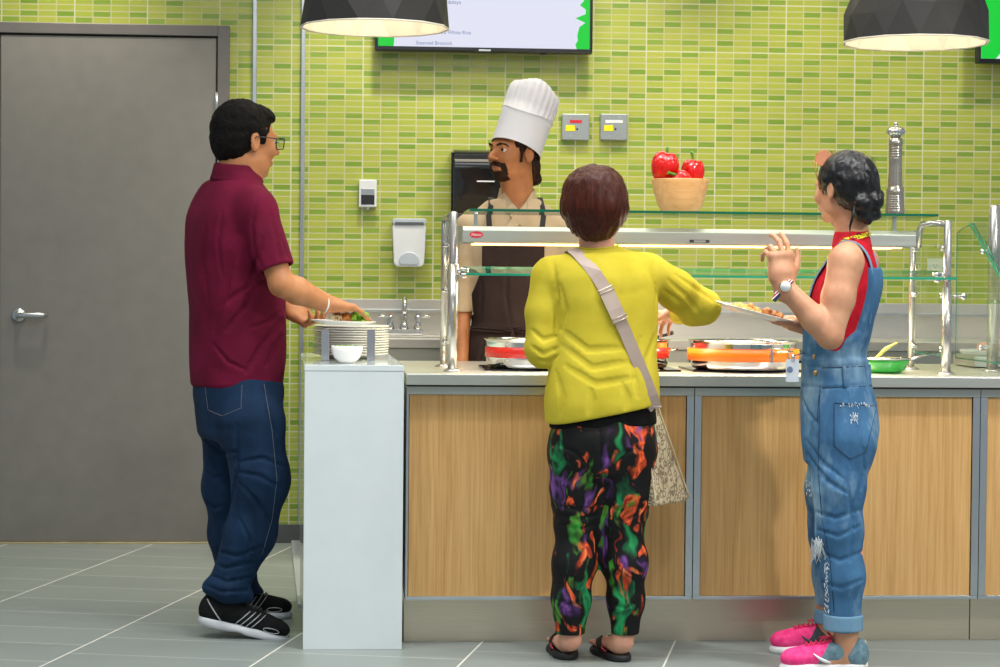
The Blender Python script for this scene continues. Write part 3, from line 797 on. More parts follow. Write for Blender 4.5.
# top shelf of glass
gz = ZT+.001
def sheet(name, x0, x1, y0, y1, z0a, z0b, th, em, par=sg):
    """glass sheet from (y0, z0a) to (y1, z0b) with a green edge"""
    q = MB(); q.prism([(y0, z0a), (y1, z0b), (y1, z0b+th), (y0, z0a+th)], 'x', x0, x1); o = q.out(name, MT['glass'], par)
    e = MB(); w = .0016
    e.box(x0, x1, y0-w, y0, z0a, z0a+th); e.box(x0-w, x0, y0, y1, min(z0a, z0b), min(z0a, z0b)+th) if z0a == z0b else e.prism([(y0, z0a), (y1, z0b), (y1, z0b+th), (y0, z0a+th)], 'x', x0-w, x0)
    e.prism([(y0, z0a), (y1, z0b), (y1, z0b+th), (y0, z0a+th)], 'x', x1, x1+w)
    e.box(x0, x1, y1, y1+w, z0b, z0b+th)
    e.out('polished_edge', em, o); return o
sheet('top_glass_shelf', X_(470, 7.0, 213), X_(938, 7.0, 217), 7.0, 7.36, gz, gz, .0085, MT['gedged'])
sheet('middle_glass_shelf', X_(467, 6.92, 275), X_(956, 6.92, 279), 6.92, 7.16, 1.2225, 1.246, .008, MT['gedge'])
for x in (LX, RX):
    s_ = 1 if x == LX else -1
    q = MB(); q.tube([(x, YF, 1.243), (x+s_*.035, YF, 1.238)], .009, 12); q.lathe([(0, -.004), (.017, -.004), (.017, .004), (0, .004)], 20, Matrix.Translation((x+s_*.035, YF, 1.243)))
    q.lathe([(0, -.012), (.012, -.012), (.012, .006), (0, .006)], 16, Matrix.Translation((x+s_*.035, YF, 1.226))); q.tube([(x+s_*.012, YF-.06, 1.219), (x+s_*.012, YF+.06, 1.232)], .005, 8)
    q.out('shelf_bracket', MT['chrome'], sg)
q = MB(); q.tube([(RX+.014, YF, 1.168), (RX+.05, YF, 1.166)], .004, 10); q.lathe([(0, -.013), (.013, -.013), (.013, -.005), (.006, 0), (.006, .02), (0, .02)], 16, Matrix.Translation((RX+.05, YF, 1.166)) @ Matrix.Rotation(-PI/2, 4, 'Y')); q.out('clamp_knob', MT['chrome'], sg)
# end panes
for x, z1, xb in ((LX-.006, ZT-.03, 0), (RX-.009, ZT-.09, 0)):
    q = MB(); q.prism([(YF+.02, .965), (YB-.018, .965), (YB-.018, z1), (YF+.02, z1)], 'x', x-.003, x+.003); o = q.out('end_glass', MT['glass'], sg)
    e = MB(); e.box(x-.003, x+.003, YF+.02, YB-.018, .963, .965); e.out('polished_edge', MT['gedge'], o)
    for yy in (YF+.012, YB-.012):
        for z in (1.33, 1.17, .985):
            c = MB(); c.lathe([(0, -.012), (.009, -.012), (.009, .012), (0, .012)], 14, Matrix.Translation((x, yy, z)) @ Matrix.Rotation(PI/2, 4, 'Y')); c.out('glass_clamp', MT['chrome'], sg)
# heat lamp bar hung under the top shelf
hx0, hx1 = X_(463, 7.05, 235), X_(915, 7.08, 240)
hb = thing('food_warmer', ((hx0+hx1)/2, 7.14, 1.335), 'long stainless heat lamp bar with a red oval badge, under the top glass shelf', 'food warmer')
q = MB(); q.prism([(7.06, 1.336), (7.30, 1.336), (7.30, 1.375), (7.27, 1.389), (7.085, 1.389), (7.06, 1.375)], 'x', hx0, hx1, .002); q.out('housing', MT['steeld'], hb)
q = MB(); q.box(hx0+.01, hx1-.01, 7.075, 7.285, 1.3325, 1.336); q.out('reflector', MT['alu'], hb)
q = MB(); q.box(hx0+.04, hx1-.04, 7.10, 7.115, 1.328, 1.3335, .001); q.box(hx0+.04, hx1-.04, 7.24, 7.255, 1.328, 1.3335, .001); q.out('heating_element', emit('glowing element', 'ffb060', 9), hb)
MB().box(hx0-.003, hx0, 7.058, 7.302, 1.334, 1.391, .001).out('end_cap', MT['alu'], hb); MB().box(hx1, hx1+.003, 7.058, 7.302, 1.334, 1.391, .001).out('end_cap', MT['alu'], hb)
lx, lz = X_(476.5, 7.05, 235), P(476.5, 234.5, 7.05)[2]
oval = [(lx+.023*math.cos(a), lz+.011*math.sin(a)) for a in np.linspace(0, 2*PI, 33)[:-1]]
bd = MB().prism(oval, 'y', 7.0585, 7.0605).out('oval_badge', MT['label_red'], hb)
text_mesh('badge_lettering', 'Hatco', .014, MT['label_white'], (lx-.018, 7.0583, lz-.0045), parent=bd, ext=.0002, shear=.3)
sx0, sz0 = X_(690, 7.05, 241), P(700, 241.5, 7.05)[2]
MB().box(sx0, sx0+.068, 7.0585, 7.0605, sz0-.0035, sz0+.006).out('rating_plate', simple('dark print', '3a3a40', .4), hb)
MB().box(sx0+.015, sx0+.055, 7.0575, 7.0585, sz0-.002, sz0+.004).out('rating_plate_face', MT['steeld'], hb)
for x in (hx0+.05, hx1-.05):
    q = MB(); q.box(x-.006, x+.006, 7.16, 7.18, 1.389, gz, .001); q.out('hanger', MT['alu'], hb)
# second guard at the right edge
GX = 2.262
s2 = thing('sneeze_guard', (GX, 7.3, CT), 'second sneeze guard with a slanted glass pane, right of the long one', 'sneeze guard')
px_, py_ = X_(993.5, 7.30, 290), 7.30
for xx in (px_, px_+.95):
    q = MB(); post(q, xx, py_, CT, P(993, 205, py_)[2], .0205, None); q.out('post', MT['steelv'], s2)
poly = [(7.65, .935), (7.65, 1.396), (7.60, 1.412), (7.45, 1.4285), (7.21, 1.298), (6.95, 1.157), (6.95, .935)]
q = MB(); q.prism(poly, 'x', GX-.003, GX+.003); pn = q.out('end_pane', MT['glass'], s2)
q = MB()
for a, b in zip(poly, poly[1:]+poly[:1]): q.tube([(GX, a[0], a[1]), (GX, b[0], b[1])], .0022, 6)
q.out('polished_edge', MT['gedge'], pn)
q = MB(); q.prism([(7.455, 1.432), (6.945, 1.155), (6.949, 1.149), (7.459, 1.426)], 'x', GX-.01, GX+1.1); fp = q.out('slanted_pane', MT['glass'], s2)
q = MB(); q.prism([(7.456, 1.433), (6.944, 1.156), (6.9485, 1.1475), (7.4605, 1.4245)], 'x', GX-.013, GX-.010); q.out('polished_edge', MT['gedge'], fp)
for z in (1.325, .985):
    q = MB(); q.tube([(GX-.012, py_, z), (px_, py_, z)], .007, 10); q.ball((GX-.012, py_, z), .011, 12); q.out('glass_clamp', MT['chrome'], s2)

# ------------------------------------------------------------------ pans on induction plates
redm = simple('red enamel', 'e0281c', .25, coat=.4, var=.05); orm = simple('orange reflection band', 'ff7a0a', .4, var=.03); grm = simple('green enamel', '33a83c', .25, coat=.4)
food_n = [0]
def foodmat(name, c1, c2, sc=60, rough=.45):
    t = NT(name); n = t.noise(t.obj(), sc, 3, .6); t.set(col=t.ramp(n, [(.35, c1), (.65, c2)]), rough=rough); t.bump(n, .4, .003); return t.m
FM = dict(rice=foodmat('rice', 'd98a34', 'f3c070', 220), meat=foodmat('roast meat', '8a4a1c', 'd08a3c', 70), stew=foodmat('stew', 'b0451c', 'e08a40', 60),
          lettuce=foodmat('lettuce', '5c9a1e', 'a9d338', 60), noodle=foodmat('noodle', 'e6d6a0', 'f4ecc8', 100), salmon=foodmat('salmon', 'e88a68', 'f6b79a', 60), veg=foodmat('veg', '3f7a28', '86b83e', 60))
def induction(px, Y, w, label):
    x = X_(px, Y, 365)
    t = MB().box(x-w, x+w, Y-.165, Y+.165, CT+.0005, CT+.007, .003).out('induction_plate', simple('black ceramic glass', '0c0c0e', .06), None)
    tag(t, label, 'induction plate', 'black induction plates let into the worktop'); return x
def pan(px, Y, r, band, label, h=.100, zb=CT+.0075, name='serving_pan', handles=(), food='stew', gap=0, group='round serving pans on the worktop'):
    x = X_(px, Y, 360); t = thing(name, (x, Y, zb), label, 'serving pan', group)
    T = Matrix.Translation((x, Y, zb))
    q = MB(); q.lathe([(0, 0), (r*.88, 0), (r*.94, .004), (r*.975, .015), (r*.988, .032), (r*.99, h-.012), (r, h-.006), (r+.006, h-.002), (r+.006, h), (r-.004, h), (r*.955, h-.02), (r*.95, .04), (r*.88, .014), (0, .010)], 64, T)
    q.out('pan_body', MT['chrome'], t)
    q = MB(); q.lathe([(r*.988, .036), (r*.9885+.0035, .037), (r*.99+.0035, h-.028), (r*.988, h-.027)], 64, T); q.out('colour_band', band, t)
    q = MB(); q.lathe([(0, h-.038), (r*.93, h-.036), (r*.93, h-.045), (0, h-.045)], 40, T); b_ = q
    rr = random.Random(int(px))
    for _ in range(26):
        a, d_ = rr.uniform(0, 2*PI), r*.8*math.sqrt(rr.random()); s_ = rr.uniform(.012, .022)
        b_.ball((x+d_*math.cos(a), Y+d_*math.sin(a), zb+h-.036), (s_, s_*rr.uniform(.7, 1), s_*.7), 10)
    f = b_.out('food', FM[food], t); f['kind'] = 'stuff'
    for a in handles:
        c, s_ = math.cos(a), math.sin(a); q = MB(); w_ = .035
        pts = [(x+c*r*.99-s_*w_, Y+s_*r*.99+c*w_, zb+.060), (x+c*(r+.030)-s_*w_*.8, Y+s_*(r+.030)+c*w_*.8, zb+.066), (x+c*(r+.030)+s_*w_*.8, Y+s_*(r+.030)-c*w_*.8, zb+.066), (x+c*r*.99+s_*w_, Y+s_*r*.99-c*w_, zb+.060)]
        q.tube(pts, .005, 10, flat=.6); q.out('side_handle', MT['chrome'], t)
    return t
induction(530, 7.27, .17, 'black induction plate under the leftmost red pan'); induction(627, 7.27, .165, 'black induction plate under the pan hidden by the woman in yellow')
induction(742, 7.27, .20, 'black induction plate under the pan with the orange reflection')
pan(529.5, 7.22, .152, redm, 'red banded steel serving pan in front of the chef, left of the woman in yellow', handles=(-1.45,), food='stew')
pan(625.5, 7.24, .150, redm, 'red banded steel serving pan mostly hidden behind the woman in yellow', handles=(.2,), food='veg')
op = pan(743, 7.2, .184, redm, 'large steel and red serving pan with an orange reflection round its side', handles=(-1.02, ), food='stew')
x = X_(743, 7.2, 360)
q = MB(); q.lathe([(.183, .030), (.193, .031), (.193, .071), (.183, .072)], 64, Matrix.Translation((x, 7.2, CT+.0075))); q.out('reflection_band', orm, op)  # orange reflection on the pan side, built as a coloured band
for a in (-1.25, -.85):
    q = MB(); q.prism([(-.005, 0), (.005, 0), (.005, .045), (-.005, .045)], 'y', -.003, .003, .001, Matrix.Translation((x+.196*math.cos(a), 7.2+.196*math.sin(a), CT+.036)) @ Matrix.Rotation(a+PI/2, 4, 'Z')); q.out('band_clip', MT['chrome'], op)
# black ladle handle
lx, ly = X_(664, 7.18, 333), 7.16
q = MB(); q.tube([(lx-.05, ly+.02, 1.0), (lx-.02, ly, 1.02), (lx+.022, ly-.03, 1.034)], [.004, .006, .008], 10); q.ball((lx-.075, ly+.03, .985), (.03, .03, .014), 16)
tag(q.out('serving_spoon', MT['black'], None), 'black serving spoon resting in the pan behind the woman in yellow', 'spoon')
# green pan
gx, gy = X_(884, 7.12, 365), 7.12
gp = thing('green_pan', (gx, gy, CT), 'green enamel pan with steel handle on the worktop, right of the woman in overalls', 'pan')
T = Matrix.Translation((gx, gy, CT+.0012)); r = .088
q = MB(); q.lathe([(0, 0), (r*.62, 0), (r*.80, .010), (r*.95, .034), (r, .046), (r*.95, .046), (r*.88, .034), (r*.7, .012), (0, .008)], 48, T); q.out('pan_body', grm, gp)
q = MB(); q.lathe([(r*.94, .046), (r+.004, .046), (r+.006, .050), (r+.002, .053), (r*.94, .053)], 48, T); q.out('steel_rim', MT['chrome'], gp)
q = MB(); q.tube([(gx+r, gy-.01, CT+.046), (gx+r+.045, gy+.02, CT+.058), (gx+r+.085, gy+.035, CT+.068)], [.006, .007, .008], 12, flat=.6); q.out('handle', MT['chrome'], gp)
q = MB(); q.lathe([(0, .03), (r*.8, .03), (r*.8, .024), (0, .024)], 30, T)
for k in range(12): q.ball((gx+random.uniform(-.05, .05), gy+random.uniform(-.05, .05), CT+.035), (.014, .012, .009), 8)
q.out('food', FM['noodle'], gp)['kind'] = 'stuff'
q = MB(); q.tube([(gx-.03, gy, CT+.05), (gx+.005, gy-.01, CT+.085), (gx+.04, gy-.02, CT+.105)], [.012, .017, .009], 12, flat=.4); tag(q.out('serving_tongs', simple('pale yellow utensil', 'e8d478', .4), None), 'pale yellow serving utensil lying in the green pan', 'utensil')
# grill tray at the right edge
tx, ty = X_(1004, 7.75, 360), 7.70
gt = thing('food_tray', (tx, ty, CT), 'grey rimmed serving tray of pink food behind the second sneeze guard', 'tray')
q = MB(); q.box(tx-.17, tx+.22, ty-.13, ty+.15, CT+.0015, CT+.045, .012); q.out('tray_base', MT['steeld'], gt)
q = MB(); q.lathe([(0, .045), (.17, .045), (.178, .058), (.178, .064), (.16, .064), (.15, .056), (0, .056)], 40, Matrix.Translation((tx, ty, CT))); q.out('tray_rim', MT['plastic'], gt)
q = MB()
for k in range(9): q.ball((tx-.07+.055*(k % 4)+random.uniform(-.01, .01), ty-.06+.06*(k//4), CT+.072), (.034, .026, .02), 14)
f = q.out('food', FM['salmon'], gt); f['kind'] = 'stuff'

# ------------------------------------------------------------------ plates and bowl on the white stand
pm = [(0, 0), (.075, 0), (.08, .003), (.10, .010), (.133, .0165), (.135, .0185), (.132, .0195), (.10, .013), (.076, .006), (0, .005)]
pme = None; plates = []
for k in range(12):
    if pme is None:
        q = MB(); q.lathe(pm, 56); o = q.out('dinner_plate', MT['china'], None); pme = o
    else:
        o = pme.copy(); COL.objects.link(o)
    sx_, sy_ = X_(351, 7.42, 340), 7.42
    o.location = (sx_+random.uniform(-.0025, .0025), sy_+random.uniform(-.002, .002), PT+.0005+k*.0088)
    order = ['lowest', 'second', 'third', 'fourth', 'fifth', 'sixth', 'seventh', 'eighth', 'ninth', 'tenth', 'eleventh'][k] if k < 11 else 'topmost'
    tag(o, ('white dinner plate on the white stand, %s from the bottom of the stack' % order) if 0 < k < 11 else ('white dinner plate on the white stand, %s of the stack' % order), 'plate', 'white dinner plates stacked on the stand')
# two steel uprights in front of the stack
for px, nm in ((325.3, 'left'), (371, 'right')):
    Yg = 7.17; x = X_(px, Yg, 345)
    t = thing('plate_guide', (x, Yg, PT), 'steel plate guide upright standing %s of the small bowl' % nm, 'plate guide', 'steel uprights in front of the plate stack')
    m_ = MT['chrome']
    q = MB(); q.box(x-.0135, x+.0135, Yg-.002, Yg+.0, PT+.002, PT+.108, .0006); q.box(x+.0115, x+.0135, Yg, Yg+.03, PT+.002, PT+.108, .0006); q.out('upright', m_, t)
    q = MB(); q.box(x-.0145, x+.0145, Yg-.006, Yg+.032, PT+.0004, PT+.0032, .001); q.out('foot', m_, t)
bx_, by_ = X_(347, 6.98, 355), 6.98
bw = thing('small_bowl', (bx_, by_, PT), 'small white china bowl with salad in front of the plate stack', 'bowl')
T = Matrix.Translation((bx_, by_, PT+.0005))
q = MB(); q.lathe([(0, .0), (.026, 0), (.028, .004), (.042, .018), (.051, .040), (.0535, .057), (.051, .057), (.048, .042), (.038, .02), (.02, .010), (0, .009)], 48, T); q.out('bowl_body', MT['china'], bw)
q = MB()
for k in range(60):
    a, d_ = random.uniform(0, 2*PI), .042*math.sqrt(random.random()); q.ball((bx_+d_*math.cos(a), by_+d_*math.sin(a), PT+.053+random.uniform(0, .004)), (.006, .005, .003), 6)
q.out('salad', FM['veg'], bw)['kind'] = 'stuff'

# plate carried by the man in maroon
def fpts(seed, n, r): 
    rr = random.Random(seed); return [(r*math.sqrt(rr.random())*math.cos(a), r*math.sqrt(rr.random())*math.sin(a)) for a in [rr.uniform(0, 2*PI) for _ in range(n)]]
hpx, hpy, hpz = X_(343, 7.13, 326), 7.13, PT+.1225
hp = thing('held_plate', (hpx, hpy, hpz), 'white plate of lettuce, meat and noodles held over the stack by the man in maroon', 'plate')
q = MB(); q.lathe([(0, 0), (.06, 0), (.066, .003), (.090, .008), (.110, .0135), (.112, .016), (.108, .0165), (.085, .011), (.06, .006), (0, .005)], 56, Matrix.Translation((hpx, hpy, hpz)) @ Matrix.Rotation(math.radians(1.5), 4, 'Y')); q.out('plate_dish', MT['china'], hp)
s = SDF((hpx+.005, hpy-.06, hpz), (hpx+.11, hpy+.05, hpz+.07), .002)
for k in range(30):
    rr = random.Random(100+k); s.add(ell((hpx+.054+rr.uniform(-.026, .026), hpy-.01+rr.uniform(-.03, .03), hpz+.020+rr.uniform(-.008, .022)), (rr.uniform(.006, .013), rr.uniform(.006, .012), rr.uniform(.005, .010))), .002)
s.disp(lambda x, y, z: .0025*vnoise(x, y, z, (160, 160, 160), 5), .02)
s.out('lettuce', FM['lettuce'], hp)['kind'] = 'stuff'
s = SDF((hpx-.04, hpy-.06, hpz), (hpx+.05, hpy+.05, hpz+.07), .002)
s.add(ell((hpx+.008, hpy-.015, hpz+.025), (.024, .022, .018))); s.add(ell((hpx+.022, hpy+.012, hpz+.025), (.018, .018, .014))); s.disp(lambda x, y, z: .003*vnoise(x, y, z, (90, 90, 90), 6), .02)
s.out('meat', FM['meat'], hp)
q = MB(); rr = random.Random(5)
for k in range(14):
    cx_, cy_ = hpx-.022+rr.uniform(-.014, .014), hpy-.02+rr.uniform(-.02, .02); a0 = rr.uniform(0, 6); R_ = rr.uniform(.008, .016)
    q.tube([(cx_+R_*math.cos(a0+t_), cy_+R_*.6*math.sin(a0+t_), hpz+.012+.013*math.sin(t_*.9)+.008) for t_ in np.linspace(0, 4.5, 12)], .0018, 6)
q.out('noodles', FM['noodle'], hp)['kind'] = 'stuff'

# ------------------------------------------------------------------ bowl of peppers and pepper mill on the top shelf
GZ = gz+.009
bx_, by_ = X_(680, 7.17, 200), 7.17
wb = thing('wooden_bowl', (bx_, by_, GZ), 'pale wooden bowl of red peppers on the top glass shelf', 'bowl')
wm = wood_mat('pale bamboo', 'd89a56', 'efbe86', True, .5)
q = MB(); q.lathe([(0, 0), (.062, 0), (.066, .003), (.080, .035), (.092, .075), (.0985, .110), (.0985, .114), (.0945, .114), (.087, .076), (.074, .035), (.058, .010), (0, .008)], 64, Matrix.Translation((bx_, by_, GZ))); q.out('bowl_body', wm, wb)
pepm = simple('red pepper skin', 'd3140c', .16, var=.12, vscale=9, coat=.5); stm = simple('pepper stalk', '5d8f2a', .5)
def pepper(c, R, H, up, label, seed, stalk=.03, fw=(.2, -1, 0)):
    F = Frame(c, fw, up) if abs(nrm(up)@nrm(fw)) < .9 else Frame(c, (1, 0, 0), up)
    t = thing('red_pepper', c, label, 'pepper', 'red peppers in the wooden bowl')
    s = SDF(np.array(c)-R*1.8-.01, np.array(c)+R*1.8+.01, .0022)
    for k in range(4):
        a = 2*PI*k/4+seed; p = F(R*.42*math.cos(a), R*.42*math.sin(a), H*.12)
        s.add(ell(p, (R*.62, R*.62, H*.52), F), .008); s.add(ell(F(R*.32*math.cos(a), R*.32*math.sin(a), -H*.22), (R*.48, R*.48, H*.36), F), .01)
    s.sub(ell(F(0, 0, H*.62), (R*.30, R*.30, H*.16), F), .012)
    s.out('pepper_skin', pepm, t)
    q = MB(); q.tube([F(0, 0, H*.42), F(0, 0, H*.42+.012), F(.004, 0, H*.42+stalk), F(.010, .003, H*.42+stalk+.012)], [.012, .0055, .0045, .006], 10); q.out('stalk', stm, t)
pepper((X_(664, by_, 170), by_-.01, P(664, 168, by_)[2]), .050, .085, (.28, -.1, 1), 'largest red pepper, at the left side of the wooden bowl', .3, .022)
pepper((X_(693, by_+.01, 170), by_+.02, P(693, 174, by_+.02)[2]), .040, .078, (.06, 0, 1), 'red pepper at the right side of the wooden bowl with an upright stalk', 1.0, .032)
pepper((X_(682, by_-.05, 176), by_-.055, P(683, 181, by_-.05)[2]), .036, .058, (-.75, -.55, .62), 'small red pepper at the front of the wooden bowl, its stalk pointing left', .7, .022)
mx, my = X_(895.3, 7.15, 170), 7.15
pmil = thing('pepper_mill', (mx, my, GZ), 'tall turned steel pepper mill on the top glass shelf', 'pepper mill')
T = Matrix.Translation((mx, my, GZ))
def mill_prof():
    pr = [(0, 0), (.033, 0), (.034, .004), (.034, .012)]
    for k in range(7):
        z = .016+k*.008; pr += [(.0335-.0008*k*.6, z), (.0325-.0008*k*.6, z+.003), (.0335-.0008*k*.6, z+.006)]
    pr += [(.030, .076), (.031, .086), (.0255, .094), (.0255, .100)]
    pr += [(.024, .13), (.0225, .17), (.0225, .19)]
    for k in range(5): z = .195+k*.009; pr += [(.0235, z), (.0218, z+.003), (.0235, z+.006)]
    pr += [(.0240, .245), (.0240, .262), (.018, .266), (.017, .269), (0, .269)]
    return pr
q = MB(); q.lathe(mill_prof(), 40, T); q.out('mill_body', simple('turned pewter', 'b9b2a4', .22, .95, var=.1, vscale=30), pmil)
q = MB(); q.lathe([(0, .269), (.016, .269), (.020, .273), (.031, .279), (.0335, .288), (.030, .296), (.020, .302), (.008, .304), (.005, .307), (.008, .313), (.006, .319), (0, .321)], 36, T); q.out('mill_cap', MT['chrome'], pmil)

# ------------------------------------------------------------------ light
def area(name, loc, size, energy, col, rot=(0, 0, 0), sy=None, spread=PI):
    l = bpy.data.lights.new(name, 'AREA'); l.energy = energy; l.color = col; l.size = size; l.spread = spread
    if sy: l.shape = 'RECTANGLE'; l.size_y = sy
    o = bpy.data.objects.new(name, l); COL.objects.link(o); o.location = loc; o.rotation_euler = rot; return o
def spot(name, loc, tgt, energy, col, ang=60, blend=.6, rad=.05):
    l = bpy.data.lights.new(name, 'SPOT'); l.energy = energy; l.color = col; l.spot_size = math.radians(ang); l.spot_blend = blend; l.shadow_soft_size = rad
    o = bpy.data.objects.new(name, l); COL.objects.link(o); o.location = loc
    o.rotation_euler = (Vector(tgt)-Vector(loc)).to_track_quat('-Z', 'Y').to_euler(); return o
W = bpy.data.worlds.new('world'); SC.world = W; W.use_nodes = True
W.node_tree.nodes['Background'].inputs[0].default_value = (.84, .92, 1, 1); W.node_tree.nodes['Background'].inputs[1].default_value = .40
# ceiling downlights washing the tiled wall and the service aisle
for x, e in ((-1.25, 78), (.2, 86), (1.15, 62), (2.1, 60), (3.1, 46)):
    spot('downlight', (x, 8.95, ZC-.02), (x, 9.45, 0), e*1.25, (1, .91, .76), 85, .7, .06)
# lights over the customers
for x, y, e in ((-1.3, 5.6, 110), (.6, 5.9, 90), (2.2, 5.7, 120), (1.4, 4.2, 60), (-.4, 4.2, 70)):
    spot('downlight', (x, y, ZC-.02), (x, y+.5, 0), e*1.3, (1, .98, .95), 95, .8, .10)
spot('downlight', (3.9, 3.9, ZC-.02), (1.0, 6.9, .5), 480, (1, .95, .88), 50, .8, .12)
area('ceiling_panel', (.6, 6.0, ZC-.03), 3.4, 60, (.97, .98, 1), sy=1.6)
area('ceiling_panel', (.5, 2.0, ZC-.03), 3.6, 62, (.90, .96, 1), sy=2.4)
# heat from the warmer bar
area('heat_lamp', ((hx0+hx1)/2, 7.18, 1.325), hx1-hx0-.1, 26, (1, .80, .58), sy=.12)
area('chef_side_light', (.9, 8.2, ZC-.03), 2.4, 30, (1, .90, .72), sy=.6)
# ------------------------------------------------------------------ people: tools
def skin_mat(name, c1, c2):
    t = NT(name); n = t.noise(t.obj(), 14, 4, .6); t.set(col=t.ramp(n, [(.3, c1), (.7, c2)]), rough=.48, spec=.4, sss=.08)
    t.b.inputs['Subsurface Radius'].default_value = (.012, .005, .003); t.bump(t.noise(t.obj(), 500, 2), .06, .001); return t.m
def cloth_mat(name, c1, c2, scale=9, rough=.85, weave=600, bump=.15, stretch=(1, 1, 1)):
    t = NT(name); n = t.noise(t.obj(stretch), scale, 4, .6); t.set(col=t.ramp(n, [(.3, c1), (.72, c2)]), rough=rough, spec=.15)
    t.bump(t.noise(t.obj(), weave, 2), bump, .001); return t.m
def denim_mat(name, c1, c2, c3=None, fade=.0, fpos=.6):
    t = NT(name); n = t.noise(t.obj((1, 1, .35)), 12, 5, .7); w = t.noise(t.obj((1, 1, .15)), 420, 2, .5)
    col = t.ramp(n, [(.3, c1), (.7, c2)]); col = t.mix(t.math('MULTIPLY', w, .35), col, lin(c2))
    if c3:
        m = t.ramp(t.noise(t.obj((1, 1, .6)), 6, 4, .65), [(fpos-.08, (0, 0, 0, 1)), (fpos+.12, (fade, fade, fade, 1))]); col = t.mix(m, col, lin(c3))
    t.set(col=col, rough=.85, spec=.2); t.bump(w, .25, .001); return t.m
def hair_mat(name, c1, c2, rough=.4, st=(60, 60, 6), spec=.15):
    t = NT(name); n = t.noise(t.obj(st), 3, 4, .6); t.set(col=t.ramp(n, [(.3, c1), (.75, c2)]), rough=rough, spec=spec); t.bump(n, .5, .004); return t.m
def _tri(s, p):
    q = (np.asarray(p)-s.lo)/s.h; i = np.floor(q).astype(int)
    if (i < 0).any() or (i >= s.n-1).any(): return .05
    f = q-i; d = s.d[i[0]:i[0]+2, i[1]:i[1]+2, i[2]:i[2]+2]
    d = d[0]*(1-f[0])+d[1]*f[0]; d = d[0]*(1-f[1])+d[1]*f[1]; return float(d[0]*(1-f[2])+d[1]*f[2])
def hit(s, p, d, maxd=.6, lift=.001):
    """first point of the surface met from p along d"""
    p = np.asarray(p, float); d = nrm(d); t = 0; prev = None
    while t < maxd:
        v = _tri(s, p+d*t)
        if v < 0:
            return p+d*(t-s.h*.5)-d*lift
        t += s.h*.5
    return None
def chain(s, pts, rad, k=.02, ex=0.):
    for (a, b, ra, rb) in zip(pts, pts[1:], rad, rad[1:]): s.add(cone(a, b, ra+ex, rb+ex), k)
def bbox(pts, pad):
    a = np.array(pts); return a.min(0)-pad, a.max(0)+pad
def head_sdf(s, F, k=1.0, nose=1.0, jaw=1.0):
    c = lambda x, y, z: F(x*k, y*k, z*k)
    R = lambda *r: tuple(q*k for q in r)
    s.add(ell(c(0, -.018, .035), R(.077, .095, .083), F), .01)
    s.add(ell(c(0, .024, -.012), R(.063, .066, .088), F), .02)
    s.add(ell(c(0, .026, -.066), R(.050*jaw, .052, .040), F), .02)
    s.add(ell(c(0, .066, -.090), R(.020, .017, .015), F), .015)
    for q in (-1, 1):
        s.add(ell(c(q*.038, .062, -.022), R(.024, .022, .024), F), .015)
        s.add(ell(c(q*.045, .0, -.055), R(.02, .035, .03), F), .02)
    s.add(cone(c(-.032, .078, .024), c(.032, .078, .024), .012*k, .012*k), .015)
    for q in (-1, 1):
        s.sub(ell(c(q*.031, .098, .008), R(.015, .014, .009), F), .012)
    s.add(cone(c(0, .086, .014), c(0, .108*nose, -.020), .0075*k, .0115*k), .010)
    for q in (-1, 1): s.add(ell(c(q*.011, .099, -.024), R(.0075, .009, .007), F), .005)
    s.add(ell(c(0, .085, -.053), R(.024, .011, .0055), F), .006); s.add(ell(c(0, .083, -.062), R(.021, .011, .0065), F), .006)
    for q in (-1, 1):
        E = Frame(c(q*.078, -.010, -.004), F.d(q*.95, .28, 0), F.z)
        s.add(ell(E.o, R(.019, .008, .031), E), .006); s.sub(ell(E(0, .010*k, .004*k), R(.011, .007, .019), E), .004)
        s.add(ell(E(.0, .002, -.022*k), R(.009, .006, .009), E), .004)
def eyes(F, k, parent, iris='2a1a10'):
    for q in (-1, 1):
        c = F(q*.031*k, .0715*k, .008*k); m = MB(); m.ball(c, .0125*k, 18); e = m.out('eye', EYEW, parent)
        g = nrm(F.d(0, 1, .0)); m = MB(); p = c+g*.0095*k
        m.ball(p, (.0063*k, .0063*k, .0063*k), 14); m.out('iris', IRIS, e)
EYEW = simple('eye white', 'cabfb4', .25, var=.02); IRIS = simple('dark iris', '20140d', .12)
